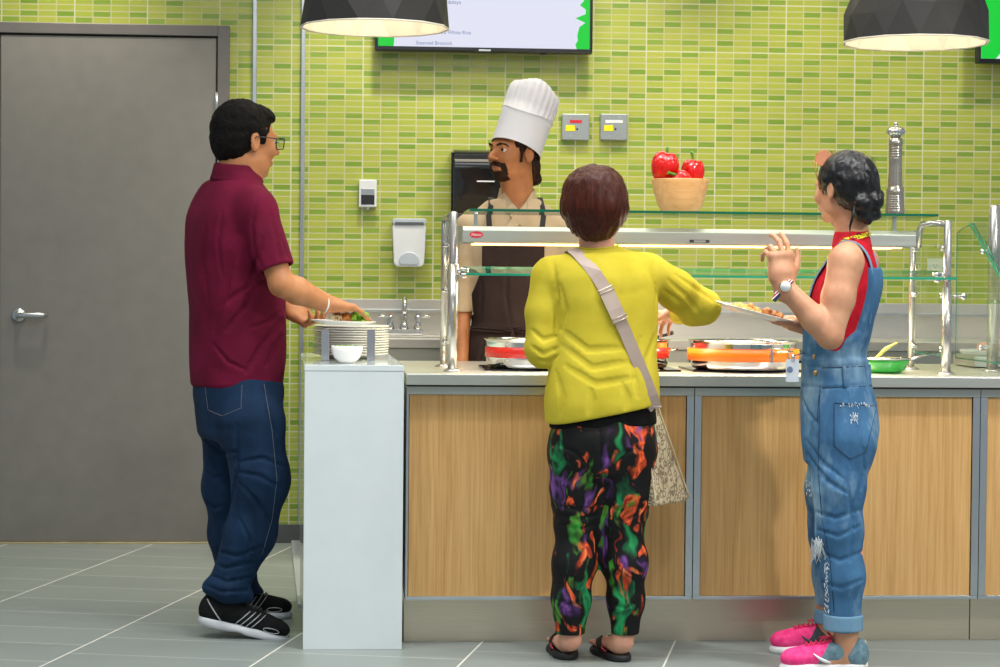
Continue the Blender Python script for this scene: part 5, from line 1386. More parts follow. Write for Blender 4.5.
    c = layer(c, -.7, (16, 16, 7), 8.3, '2a1540', '7a4a98', .60)
    c = layer(c, .9, (24, 24, 9), 13.7, '5a6a20', '3fa33a', .62)
    c = layer(c, -.5, (24, 24, 12), 21.9, '8a2412', 'ff6a34', .61)
    c = layer(c, .8, (30, 30, 14), 34.1, 'c2360e', 'f58a52', .66)
    m.set(col=c, rough=.7, spec=.3)
    g.out('leggings', m.m, root)
    # sandals
    blk = simple('black sandal foam', '151719', .6); pk = simple('coral strap lining', 'd8455a', .5)
    for G, nm in zip(feet, 'LR'):
        d = SDF(G(0, .1, 0)-.2, G(0, .1, 0)+.2, .003)
        d.add(ell(G(0, .045, .010), (.040, .060, .03), G), .01); d.add(ell(G(0, .155, .008), (.048, .075, .026), G), .03); d.add(ell(G(0, .10, .008), (.038, .07, .026), G), .03)
        d.cut(G(0, 0, 0), (0, 0, -1), .003); d.cut(G(0, 0, .023), (0, 0, 1), .004)
        so = d.out('sandal', blk, root)
        q = MB(); sd = s
        for sx in (-1, 1):
            pts = [G(0, .175, .035), G(sx*.018, .16, .052), G(sx*.036, .125, .050), G(sx*.044, .09, .030), G(sx*.042, .08, .016)]
            q.strip([pts[0], lerp(pts[0], pts[1], 3)[1], pts[1], lerp(pts[1], pts[2], 3)[1]+G.d(0, 0, .004), pts[2], pts[3], pts[4]], [G.d(sx*.2, 0, 1), G.d(sx*.3, 0, 1), G.d(sx*.6, 0, 1), G.d(sx*.8, 0, .8), G.d(sx, 0, .6), G.d(sx, 0, .1), G.d(sx, 0, .0)], [.006, .008, .011, .012, .012, .012, .012], .0022)
        q.out('thong_strap', blk, so)
        q = MB()
        for sx in (-1, 1): q.tube([G(sx*.008, .165, .050), G(sx*.031, .118, .052), G(sx*.044, .076, .034), G(sx*.040, .050, .028)], .0022, 6)
        q.out('strap_edging', pk, so)
    return root, t, F
YEL, YSDF, _ = make_yellow()
# patterned shoulder bag with a crossbody strap
def make_bag():
    Yb = 6.53
    cx = P(656, 455, Yb)
    root = thing('handbag', P(656, 508, Yb), 'beige patterned shoulder bag hanging at the hip of the woman in yellow', 'handbag')
    ang = math.radians(54); ty = A3(math.cos(ang), math.sin(ang), 0)       # along the wide face
    tn = A3(math.sin(ang), -math.cos(ang), 0)                             # out of the wide face, towards the right
    z0, z1 = P(656, 507, Yb)[2], P(648, 404, Yb)[2]
    base = P(656, 507, Yb)
    # corner post nearest the camera is at base; body runs along ty and inwards along -tn
    W_, D_ = .240, .062
    M_ = np.array([ty, tn, (0, 0, 1)])
    secs = []
    for t_ in np.linspace(0, 1, 7):
        z = z0+(z1-z0)*t_; w = W_*(1-.62*t_)/2; d = D_*(1-.55*t_)/2
        p = base+ty*w-tn*D_/2 + A3(-.030*t_, 0, 0)
        secs.append((z, p@ty, p@tn, w+.001, d))
    s = SDF(np.array([base[0]-.16, base[1]-.08, z0-.03]), np.array([base[0]+.2, base[1]+.32, z1+.05]), .003)
    s.add(loft(secs, M_, np.zeros(3), 7.0, .010), .005)
    s.disp(folds(.0025, (8, 8, 6), 93))
    m = NT('beige monogram canvas'); v = m.obj()
    # small looped outlines scattered over the canvas
    vo = m.n('ShaderNodeTexVoronoi', feature='F1'); m.l(v, vo.inputs['Vector']); vo.inputs['Scale'].default_value = 42; vo.inputs['Randomness'].default_value = .75
    ring = m.math('LESS_THAN', m.math('ABSOLUTE', m.math('SUBTRACT', vo.outputs['Distance'], .40)), .085)
    vo2 = m.n('ShaderNodeTexVoronoi', feature='DISTANCE_TO_EDGE'); m.l(m.obj((1, 1, .6), rot=(.3, .5, .2)), vo2.inputs['Vector']); vo2.inputs['Scale'].default_value = 30
    lines = m.math('LESS_THAN', vo2.outputs['Distance'], .035)
    msk = m.math('MINIMUM', m.math('ADD', ring, lines), 1.)
    base_c = m.mix(m.noise(v, 60, 3, .6), lin('cfc3a4'), lin('b9ab8a'))
    m.set(col=m.mix(m.math('MULTIPLY', msk, .8), base_c, lin('6b5340')), rough=.75); m.bump(m.noise(v, 500, 2), .2, .001)
    s.out('bag_body', m.m, root)
    lea = simple('taupe leather', 'a8958a', .5, bump=.1, bscale=400); pip = simple('cream piping', 'd8c8a8', .5)
    q = MB()
    for off in (0, W_):
        pts = [base+ty*(off*(1-.62*t_))-tn*(.0)*1 + A3(-.030*t_, 0, z0*0) for t_ in np.linspace(.02, .97, 12)]
        pts = [A3(p[0], p[1], z0+(z1-z0)*t_)-tn*(D_/2-D_*(1-.55*t_)/2-.001) for p, t_ in zip(pts, np.linspace(.02, .97, 12))]
        q.tube(pts, .0026, 8)
    q.out('piping', pip, root)
    # strap: from the bag top up over the left shoulder, following the back
    top = A3(*P(653, 404, 6.50)); 
    path = [(655, 406), (652, 396), (645, 378), (635, 355), (625, 331), (615, 309), (606, 290), (596, 274), (586, 262), (577, 253)]
    pts, ups = [], []
    for i, (x, y) in enumerate(path):
        h = hpx(YSDF, x, y, lift=.009)
        if h is None: h = P(x, y, 6.50)
        pts.append(h)
    pts[0] = P(655, 407, 6.50)
    P_ = np.array(pts); 
    for _ in range(3): P_[1:-1, 1] = (P_[:-2, 1]+2*P_[1:-1, 1]+P_[2:, 1])/4
    # over the shoulder and down the front
    sh = P_[-1]
    tail = [sh+A3(-.012, .035, .012), sh+A3(-.016, .075, .006), sh+A3(-.004, .125, -.03), sh+A3(.03, .165, -.09), sh+A3(.09, .185, -.20), sh+A3(.16, .18, -.33), sh+A3(.22, .14, -.42)]
    allp = list(P_)+tail
    def up_at(i):
        if i < len(P_)-2: return (0.0, -1, .1)
        return [(-.1, -.8, .7), (-.2, -.5, .9), (-.25, .0, 1), (-.25, .5, .8), (-.1, 1, .4), (0, 1, .1), (0, 1, 0), (0, 1, 0), (.3, 1, 0)][min(i-(len(P_)-2), 8)]
    q = MB(); q.strip(allp, [up_at(i) for i in range(len(allp))], .0195, .0016); q.out('strap', lea, root)
    q = MB(); pp = [P_[4]+(P_[5]-P_[4])*.2, P_[5], P_[6]+(P_[5]-P_[6])*.1]; pp = [p+A3(0, -.004, 0) for p in pp]
    q.strip([P_[5]+(P_[4]-P_[5])*.5+A3(0, -.004, 0), P_[5]+A3(0, -.0045, 0), P_[6]+A3(0, -.004, 0)], (0, -1, .1), .023, .0022); q.out('strap_pad', simple('pale taupe leather', 'b8a598', .45), root)
    q = MB()
    for p, p2 in ((P_[5]+(P_[4]-P_[5])*.45, P_[4]), (P_[6], P_[5])):
        d = nrm(p2-p); c = nrm(np.cross(d, (0, -1, .1))); p = p+A3(0, -.007, 0)
        q.tube([p+c*.026+d*.006, p-c*.026+d*.006, p-c*.026-d*.006, p+c*.026-d*.006], .0018, 8, closed=True)
    q.out('slider_buckle', simple('pale metal', 'd8ccb8', .3, .7), root)
    q = MB(); a = A3(*pts[0]); tz = A3(P(647, 410, 6.55)[0], a[1]+.02, z1+.005)
    q.strip([a, lerp(a, tz, 3)[1]+A3(.0, -.004, 0), tz], (0, -1, 0), .019, .003); q.tube([a+A3(-.02, 0, 0), a+A3(.02, 0, 0)], .004, 8); q.out('strap_tab', lea, root)
make_bag()
# ------------------------------------------------------------------ the woman in denim overalls
def make_overall():
    H = P; YC = 6.50
    root = thing('person', PZ(842, 668, 0), 'woman in denim overalls and a red sleeveless top with one hand raised, wearing pink shoes', 'person')
    skin = skin_mat('warm skin', 'b98262', 'd09c7a')
    k = .95; hc = H(843, 190, 6.52); F = Frame(hc, (-.62, .78, -.04), (0, 0, 1))
    B = (-.93, .36, 0)
    neck = H(852, 234, 6.51)
    shL, elL, wrL = H(846, 262, 6.385), H(830, 336, 6.34), H(783, 285, 6.36)
    shR, elR, wrR = H(862, 262, 6.66), H(836, 340, 6.70), H(802, 325, 6.60)
    lo, hi = bbox([root.location, hc, shL, wrL, wrR, shR, H(745, 315, 6.8), H(782, 232, 6.4), H(780, 660, 6.4), H(800, 640, 6.75), H(890, 420, 6.5)], .12); lo[2] = -.015
    s = SDF(lo, hi, .004)
    head_sdf(s, F, k, .9, .92)
    s.add(cone(F(0, -.025, -.045), neck, .046, .048), .02); s.add(cone(F(0, .0, -.06), neck, .042, .045), .02)
    def zz(y): return H(850, y, YC)[2]
    TF = Frame(H(851, 330, YC)*A3(1, 1, 0), B)
    # x = towards her right (away from the camera), y = forward (left in the photo)
    T = [(zz(455), 0, .036, .130, .090), (zz(425), 0, .030, .148, .106), (zz(395), 0, .040, .132, .100), (zz(368), 0, .048, .116, .090), (zz(335), 0, .044, .122, .096), (zz(305), 0, .032, .134, .106), (zz(282), 0, .016, .140, .100), (zz(258), 0, -.002, .120, .070), (zz(243), 0, -.006, .065, .05)]
    s.add(loft([(z, x, y, rx-.010, ry-.010) for z, x, y, rx, ry in T], TF, cap=.03), .02)
    for sh in (shL, shR): s.add(cone(neck-A3(0, 0, .035), sh, .040, .050), .02)
    chain(s, [shL, lerp(shL, elL, 3)[1], elL], [.054, .050, .040], .02); chain(s, [elL, lerp(elL, wrL, 4)[1], wrL], [.040, .041, .0265], .012)
    chain(s, [shR, elR, wrR], [.050, .038, .026], .02)
    hand_sdf(s, wrL, (-.10, .04, 1), (-.30, .92, 0), 1, 1.06, (.34, .44, .80, .90), .03, (.75, .10))
    hand_sdf(s, wrR, (-.96, -.06, .16), (0, -.05, 1), 1, .98, (.06, .08, .10, .14), .10, (.8, -.2))
    hipL, knL, caL, anL = H(842, 425, 6.44), H(841, 520, 6.41), H(846, 560, 6.41), H(846, 650, 6.40)
    hipR, knR, caR, anR = H(838, 425, 6.60), H(826, 520, 6.66), H(830, 560, 6.69), H(828, 640, 6.73)
    for L in ((hipL, knL, caL, anL), (hipR, knR, caR, anR)): chain(s, L, [.075, .050, .050, .036], .03)
    ht, hfar = PZ(842, 672, 0), None
    s.add(ell(anL+A3(.012, 0, -.035), (.038, .03, .03)), .02); s.add(cone(anL+A3(-.01, 0, -.03), anL+A3(-.10, 0, -.035), .028, .02), .02)
    s.add(ell(anR+A3(.012, 0, -.035), (.036, .03, .03)), .02); s.add(cone(anR+A3(-.01, 0, -.03), anR+A3(-.10, 0, -.035), .028, .02), .02)
    s.out('body', skin, root)
    eyes(F, k, root)
    # braided black hair
    hs = SDF(hc-.18, hc+.16, .0028)
    hs.add(ell(F(0, -.020, .034), (.085, .101, .090), F), .01); hs.add(ell(F(0, -.055, -.015), (.074, .064, .062), F), .03)
    hs.sub(rbox(F(0, .115, -.035), (.12, .060, .110), .02, F), .015)
    hs.sub(rbox(F(0, .060, -.105), (.12, .080, .080), .02, F), .01)
    for q in (-1, 1): hs.sub(ell(F(q*.086, -.008, -.010), (.018, .018, .030), F), .004)
    hs.disp(lambda x, y, z: .0035*vnoise(x, y, z, (30, 30, 30), 3)+.002*vnoise(x, y, z, (90, 90, 30), 4))
    rr = random.Random(3)
    for side in (-1, 1):                          # rope braids from behind the ears round to the nape
        for strand in (0, 1):
            for t_ in np.linspace(0, 1, 13):
                a = .75+t_*.95; p = F(side*.090*math.cos(a), .035-.130*math.sin(a), .045-.110*t_-strand*.030)
                d = F.d(-side*math.sin(a), -math.cos(a), .9)
                hs.add(fcone(p-nrm(d)*.010, p+nrm(d)*.010, .0135, .0115, F.z, .9), .003)
    for c_, r_ in (((.020, -.105, -.040), .036), ((-.028, -.102, -.048), .034), ((.030, -.092, -.078), .030), ((-.020, -.090, -.080), .030), ((.062, -.085, -.020), .026)):
        hs.add(ell(F(*c_), (r_, r_*.8, r_*.85), F), .006)
    bun = H(872, 201, 6.50)
    hs.add(ell(bun, (.022, .024, .026)), .008); hs.add(ell(bun+A3(-.004, 0, -.035), (.020, .022, .018)), .006); hs.add(ell(bun+A3(.008, 0, .012), (.012, .014, .012)), .004)
    hs.disp(lambda x, y, z: .0016*vnoise(x, y, z, (130, 130, 60), 9))
    hm = hair_mat('glossy black hair', '050506', '17181b', .28, (70, 70, 12), .4)
    ho = hs.out('hair', hm, root)
    q = MB(); q.tube([H(854, 205, 6.415), H(853, 216, 6.40), H(850, 226, 6.405), H(849.5, 238, 6.42)], [.008, .010, .007, .0015], 10, flat=.5)
    for a in range(26):
        x0 = 838+a*1.5+rr.uniform(-1, 1); y0 = 156+abs(a-12)*.35
        p = H(x0, y0+3, 6.50); q.tube([p, p+A3(rr.uniform(-.01, .02), 0, .012), p+A3(rr.uniform(-.02, .03), rr.uniform(-.01, .01), rr.uniform(.014, .024))], [.0006, .0005, .0003], 4)
    q.out('loose_strands', hm, ho)['kind'] = 'stuff'
    # sunglasses pushed up on the head
    gold = simple('copper frame', 'b0703a', .25, .8); br = simple('brown lens', '8a4a16', .35)
    q = MB(); G = Frame(F(0, .070, .100), F.d(0, .5, .86), F.z)
    t0 = F(-.088, .028, .088)
    q.tube([F(-.074, .050, .096), F(-.092, .035, .06), F(-.093, .022, .02), F(-.090, .010, -.012)], .0018, 6); q.tube([F(.074, .050, .096), F(.092, .035, .06), F(.093, .022, .02), F(.090, .010, -.012)], .0018, 6)
    q.tube([F(-.012, .062, .117), F(0, .066, .119), F(.012, .062, .117)], .0018, 6)
    for sx in (-1, 1):
        cc = F(sx*.040, .044, .102); q.tube([cc+F.d(.030*math.cos(a), .022*math.sin(a), .018*math.sin(a)-.022*sx*math.cos(a)*.9) for a in np.linspace(0, 2*PI, 25)[:-1]], .0016, 6, closed=True)
    so = q.out('sunglasses', gold, root)
    for sx in (-1, 1):
        cc = F(sx*.040, .044, .102); q = MB(); b_ = bmesh.new()
        vs = [cc+F.d(.029*math.cos(a), .0215*math.sin(a), .0175*math.sin(a)-.022*sx*math.cos(a)*.9) for a in np.linspace(0, 2*PI, 25)[:-1]]
        nn = nrm(np.cross(vs[6]-vs[0], vs[12]-vs[0])); A_ = [b_.verts.new(v+nn*.0009) for v in vs]; B_ = [b_.verts.new(v-nn*.0009) for v in vs]
        b_.faces.new(A_); b_.faces.new(B_[::-1])
        for i in range(24): b_.faces.new([A_[i], B_[i], B_[(i+1) % 24], A_[(i+1) % 24]])
        bmesh.ops.recalc_face_normals(b_, faces=b_.faces[:]); q._take(b_); q.out('lens', br, so)
    # red top
    r = SDF(lo, hi, .004)
    r.add(loft(T[3:], TF, cap=.012), .02)
    r.add(loft([(zz(400), 0, .040, .130, .098), (zz(360), 0, .048, .118, .092)], TF, cap=.01), .02)
    r.add(cone(neck-A3(0, 0, .035), neck+A3(-.002, 0, .010), .060, .0515), .02); r.add(cone(neck-A3(0, 0, .03), lerp(neck, shL, 3)[1]-A3(0, 0, .012), .050, .040), .02); r.add(cone(neck-A3(0, 0, .03), lerp(neck, shR, 3)[1]-A3(0, 0, .012), .050, .040), .02)
    for sh, el, sg_ in ((shL, elL, -1), (shR, elR, 1)):
        r.sub(ell(sh+A3(-.010, sg_*.028, -.020), (.062, .062, .085)), .010)
    r.cut(neck+A3(0, 0, .014), (-.10, -.0, 1), .003)
    r.disp(folds(.004, (9, 9, 5), 61))
    rm = NT('red jersey with dark flowers'); v = rm.obj(); n = rm.noise(v, 9, 2, .4); n2 = rm.noise(v, 30, 2, .5)
    msk = rm.ramp(rm.math('ADD', n, rm.math('MULTIPLY', n2, .35)), [(.835, (0, 0, 0, 1)), (.86, (1, 1, 1, 1))])
    rm.set(col=rm.mix(msk, rm.ramp(n2, [(.3, 'a8081c'), (.7, 'c8102a')]), lin('4a0a1c')), rough=.75, spec=.25)
    ro = r.out('red_top', rm.m, root)
    # overalls
    dn = denim_mat('washed blue denim', '2c5076', '48759c', '93b4c8', .75, .56)
    o = SDF(lo, hi, .004)
    o.add(loft([(z, x, y, rx+.010, ry+.010) for z, x, y, rx, ry in T[3:8]]+[(zz(385), 0, .042, .136, .108)], TF, cap=.006), .01)
    # scoop cut away under both arms: leaves bib in front and back panel
    ax = TF.x; oc = TF(0, 0, zz(288)-TF.o[2])
    def scoop(X, Y, Z):
        dx, dy, dz = X-oc[0], Y-oc[1], Z-oc[2]; v_ = dx*TF.y[0]+dy*TF.y[1]; w_ = dz+.08*v_
        hw = .074; v_ = v_-np.interp(Z, [zz(335), zz(305), zz(282), zz(258)], [.040, .030, .016, 0.])-.004
        k0 = np.sqrt((v_/hw)**2+(w_/.192)**2); return (k0-1)*hw
    lo_, hi_ = lo, hi
    o.sub((np.array(lo_), np.array(hi_), scoop), .005)
    o.cut(TF(0, 0, zz(268)-TF.o[2]), (0, 0, 1), .004)
    o.sub((np.array(lo_), np.array(hi_), lambda X, Y, Z: np.maximum(zz(300)-Z, .05-((X-oc[0])*TF.y[0]+(Y-oc[1])*TF.y[1]))), .004)
    # bib narrower than the chest, back panel tapering to the straps
    o.sub((np.array(lo_), np.array(hi_), lambda X, Y, Z: np.maximum(.085+np.maximum(0, zz(330)-Z)*.9-np.abs((X-TF.o[0])*ax[0]+(Y-TF.o[1])*ax[1]), zz(345)-Z)), .004)
    bib = o
    D = [(zz(462), 0, .036, .142, .104), (zz(430), 0, .031, .164, .121), (zz(400), 0, .036, .154, .116), (zz(380), 0, .044, .134, .106), (zz(358), 0, .048, .128, .103)]
    o.add(loft(D, TF, cap=.006, n=2.2), .006)
    chain(o, [H(843, 445, 6.43), H(838, 490, 6.41), H(840, 530, 6.405), H(843, 575, 6.40), H(843, 622, 6.40)], [.098, .076, .065, .061, .055], .04)
    chain(o, [H(838, 445, 6.59), H(829, 490, 6.63), H(829, 530, 6.66), H(831, 575, 6.69), H(831, 616, 6.71)], [.094, .072, .060, .054, .048], .04)
    o.disp(lambda x, y, z: folds(.0045, (8, 8, 6), 71)(x, y, z)*np.clip((z-.12)*4, .1, 1)); o.disp(lambda x, y, z: .002*vnoise(x+.4*z, y, z, (8, 8, 24), 35)*np.clip((.95-z)*2, .2, 1)*np.clip((z-.12)*4, .1, 1))
    fold(o, [(801, 386), (830, 388), (874, 384)], .006, .006); fold(o, [(801, 366), (830, 368), (873, 364)], .005, .005)
    drape(o, ([(862, 440), (864, 470), (858, 500)], [(806, 440), (822, 462), (842, 478)], [(808, 455), (826, 480), (848, 494)], [(816, 512), (836, 518), (860, 510)], [(818, 530), (838, 536), (860, 526)], [(820, 552), (840, 560), (862, 552)], [(822, 582), (842, 588), (862, 580)], [(846, 470), (852, 520), (850, 560)], [(803, 400), (810, 415), (818, 424)]), .009, .009)
    o.cut(H(835, 630, 6.4), (.0, .11, -1), .003)
    oo = o.out('denim_overalls', dn, root)
    # turned-up cuffs
    cf = denim_mat('turned up denim', '5c84a4', '7ba0ba')
    for c0, c1, rr_ in ((H(843, 630, 6.40), H(843, 614, 6.40), .062), (H(831, 623, 6.71), H(831, 609, 6.71), .055)):
        cs = SDF(c0-.12, c1+.12, .003); cs.add(loft([(c0[2], 0, 0, rr_, rr_), (c1[2], 0, 0, rr_-.001, rr_-.001)], np.eye(3), A3(c0[0], c0[1], 0), cap=.004), .003)
        cs.sub(loft([(c0[2]-.04, 0, 0, rr_-.012, rr_-.012), (c0[2]+.02, 0, 0, rr_-.012, rr_-.012)], np.eye(3), A3(c0[0], c0[1], 0), cap=.002), .002); cs.disp(lambda x, y, z: .002*vnoise(x, y, z, (20, 20, 8), 5)); cs.out('turned_cuff', cf, oo)
    # shoulder straps
    strap = denim_mat('pale denim strap', '5f87a8', '86a8c2')
    for sd in (-1, 1):
        pth = []
        xx = sd*.075
        sh_top = neck + TF.x*sd*.068
        ps = [TF(xx*.45, -.108, zz(322)-TF.o[2]), TF(xx*.6, -.105, zz(300)-TF.o[2]), TF(xx*.85, -.095, zz(275)-TF.o[2]), TF(xx*.95, -.070, zz(254)-TF.o[2]), TF(xx*.92, -.03, zz(245)-TF.o[2]), TF(xx*.92, .015, zz(247)-TF.o[2]), TF(xx*.92, .055, zz(262)-TF.o[2]), TF(xx*.95, .092, zz(282)-TF.o[2]), TF(xx, .118, zz(305)-TF.o[2])]
        us = [TF.d(0, -1, .0), TF.d(0, -1, .1), TF.d(0, -1, .3), TF.d(0, -.8, .7), TF.d(0, -.2, 1), TF.d(0, .3, 1), TF.d(0, .7, .8), TF.d(0, 1, .4), TF.d(0, 1, .1)]
        pr = []
        for p, u in zip(ps, us):
            h = hit(r, p+np.asarray(nrm(u))*.08, -np.asarray(nrm(u)), .2, lift=.004)
            pr.append(h if h is not None else p)
        q = MB(); 
        # smooth densify
        pr = np.array(pr); tt = np.linspace(0, len(pr)-1, 33); i0 = np.minimum(tt.astype(int), len(pr)-2); f_ = (tt-i0)[:, None]
        pd = pr[i0]*(1-f_)+pr[i0+1]*f_; ud = np.array(us)[i0]*(1-f_)+np.array(us)[i0+1]*f_
        for _ in range(3): pd[1:-1] = (pd[:-2]+2*pd[1:-1]+pd[2:])/4
        q.strip(list(pd), list(ud), .0185, .0020); q.out('shoulder_strap', strap, oo)
    # pockets, seams, rips, buttons seen on the near side
    st = simple('dark navy stitching', '1c3350', .7); sw = simple('white frayed thread', 'd8dfe4', .8); f = A3(0, 1, 0)
    stitch(o, 'pocket_stitching', st, oo, [[(834, 403), (834, 446), (850, 459), (866, 452), (877, 405)], [(835, 403), (876, 406)], [(820, 385), (819, 430), (818, 470), (822, 520), (830, 560), (834, 612)], [(801, 392), (808, 410), (817, 420), (819, 395)], [(822, 388), (872, 386)], [(822, 368), (872, 366)]], .0012)
    stitch(o, 'belt_loops', dn, oo, [[(844, 367), (845, 388)], [(869, 365), (870, 386)]], .006)
    q = MB(); rr = random.Random(8)
    def frays(x0, y0, x1, y1, n, ln):
        for i in range(n):
            x, y = rr.uniform(x0, x1), rr.uniform(y0, y1); h = hpx(o, x, y)
            if h is None: continue
            a = rr.uniform(-.4, .4); l_ = rr.uniform(.3, 1)*ln
            q.tube([h+A3(0, .001, 0), h+A3(a*l_*.4, -.003, -l_*.5), h+A3(a*l_*1.2, -.004, -l_)], .0011, 4)
    frays(812, 536, 823, 550, 46, .060); frays(838, 402, 872, 406, 26, .008); frays(850, 412, 858, 422, 26, .010); frays(824, 556, 829, 612, 60, .010); frays(806, 480, 811, 495, 16, .010)
    q.out('frayed_threads', sw, oo)['kind'] = 'stuff'
    brass = simple('brass button', 'c8a060', .3, .9)
    for x, y in ((814.5, 357), (815.5, 373)):
        h = hpx(o, x, y, lift=.001)
        if h is not None: q = MB(); q.lathe([(0, 0), (.009, 0), (.009, .003), (.005, .005), (0, .005)], 18, Matrix.Translation(h) @ Matrix.Rotation(PI/2, 4, 'X') @ Matrix.Rotation(.5, 4, 'Y')); q.out('button', brass, oo)
    # watch on a striped band
    w0 = wrL+(elL-wrL)*.02; ud = nrm(wrL-elL); c = w0
    W2 = Frame(c, (0, -1, .05), ud); SG = 1 if W2.x[0] < 0 else -1
    wb_ = NT('striped nylon band'); sp = wb_.n('ShaderNodeTexCoord'); gv = wb_.n('ShaderNodeVectorMath', operation='DOT_PRODUCT'); wb_.l(sp.outputs['Object'], gv.inputs[0]); gv.inputs[1].default_value = tuple(ud)
    off = float((Vector(c)-root.location).dot(Vector(ud))); a_ = wb_.math('SUBTRACT', gv.outputs['Value'], off); ab = wb_.math('ABSOLUTE', a_)
    wb_.set(col=wb_.ramp(wb_.math('MULTIPLY', ab, 100.), [(0, 'b02038'), (.22, 'e8e8ea'), (.52, '1c2544')], 'CONSTANT'), rough=.8)
    ring = [c+(W2.x*math.cos(a)*.031+W2.y*math.sin(a)*.031) for a in np.linspace(0, 2*PI, 33)]
    q = MB(); q.strip(ring, [p-c for p in ring], .0085, .0014); wo = q.out('watch', wb_.m, root)
    fc = c+W2.y*.035+W2.x*.004*SG; R_ = Matrix([list(W2.x), list(np.cross(ud, W2.x)*1), list(ud)])
    nrm_ = nrm(W2.y*.97+W2.x*.2); Q = Vector(nrm_).to_track_quat('Z', 'Y').to_matrix().to_4x4()
    q = MB(); q.lathe([(0, -.002), (.0175, -.002), (.0185, .001), (.0175, .0045), (.0155, .0050)], 32, Matrix.Translation(fc) @ Q, ); q.out('watch_case', simple('pale gold', 'd8b48a', .25, .9), wo)
    q = MB(); q.lathe([(0, .0044), (.0158, .0044), (.0158, .0050), (0, .0050)], 32, Matrix.Translation(fc) @ Q); q.out('watch_dial', simple('white dial', 'eceded', .2), wo)
    q = MB(); q.strip([c+W2.x*.026*SG+W2.y*.018, c+W2.x*.040*SG+W2.y*.026-ud*.004, c+W2.x*.060*SG+W2.y*.028-ud*.008], [W2.y]*3, .0085, .0012); q.out('band_end', wb_.m, wo)
    # yellow lanyard round the neck with a badge at the hip
    ly = NT('yellow printed lanyard'); v = ly.obj(); n = ly.noise(v, 160, 1, .4); ly.set(col=ly.ramp(n, [(.52, 'e8cf20'), (.56, '4a4426')], 'CONSTANT'), rough=.6)
    pts = [TF(.055, .02, zz(240)-TF.o[2]), TF(.03, -.045, zz(233)-TF.o[2]), TF(-.01, -.062, zz(231.5)-TF.o[2]), TF(-.045, -.040, zz(235)-TF.o[2]), TF(-.058, .01, zz(242)-TF.o[2]), TF(-.055, .06, zz(256)-TF.o[2])]
    pr = []
    for p in pts:
        u = nrm(p-(neck-A3(0, 0, .04))); h = hit(r, p+u*.06, -u, .15, lift=.003); pr.append(h if h is not None else p)
    low = [TF(-.04, .132, zz(300)-TF.o[2]), TF(-.03, .135, zz(335)-TF.o[2]), TF(-.02, .130, zz(352)-TF.o[2])]
    us = [nrm(p-(neck-A3(0, 0, .06))) for p in pr]+[TF.d(0, 1, .0)]*3
    q = MB(); q.strip(pr+low, us, .008, .0009); lo_ = q.out('lanyard', ly.m, root)
    bc = H(793, 369, 6.36)
    q = MB(); q.tube([low[-1], bc+A3(0, 0, .04)], .002, 6); q.lathe([(0, -.01), (.006, -.01), (.006, .01), (0, .01)], 12, Matrix.Translation(bc+A3(0, 0, .035))); q.out('lanyard_clip', MT['chrome'], lo_)
    q = MB(); q.box(bc[0]-.022, bc[0]+.018, bc[1]-.001, bc[1]+.001, bc[2]-.040, bc[2]+.030, .0005, 1); bo = q.out('id_card', simple('pale card', 'd5dde6', .3), lo_)
    q = MB(); q.ball((bc[0]-.010, bc[1]-.0015, bc[2]-.002), (.010, .0006, .010), 14); q.out('card_emblem', simple('slate emblem', '6d7e9c', .5), bo)
    # pink running shoes
    pink = cloth_mat('neon pink mesh', 'f0287a', 'ff5a9c', 50, .6); teal = cloth_mat('grey teal mesh', '52707e', '7d9aa6', 50, .7); wh = simple('white sole', 'e6e8ea', .5); lc = simple('hot pink laces', 'e01a58', .6)
    toe = PZ(790, 668, 0)
    a = nrm((-.98, .12, 0)); hl = PZ(872, 676, 0); hl = A3(H(866, 600, 6.39)[0], 6.395, 0)
    so, SF, up_ = shoe(root, hl, a, (0, 0, 1), .262, .93, (pink, wh, wh, lc), 'running_shoe', 'swoosh')
    so2, SF2, up2 = shoe(root, A3(H(851, 600, 6.72)[0], 6.72, 0), nrm((-.985, .1, 0)), (0, 0, 1), .262, .93, (pink, wh, simple('dark grey patch', '3c4448', .7), lc), 'running_shoe', 'swoosh')
    # heel halves of the uppers are grey
    for o_, FF, m2 in ((so, SF, teal), (so2, SF2, cloth_mat('dark grey mesh', '383e42', '50585c', 40))):
        o_.data.materials.append(m2)
        loc = np.array(abs_loc(o_))
        co = np.zeros(len(o_.data.vertices)*3); o_.data.vertices.foreach_get('co', co); co = co.reshape(-1, 3)+loc
        yy = (co-FF.o)@FF.y; zz_ = (co-FF.o)@FF.z
        mi = np.array([1 if (yy[p.vertices[0]] + .55*(zz_[p.vertices[0]]-.05)) < .262*.52 else 0 for p in o_.data.polygons], dtype=np.int32)
        o_.data.polygons.foreach_set('material_index', mi)
    return root
make_overall()
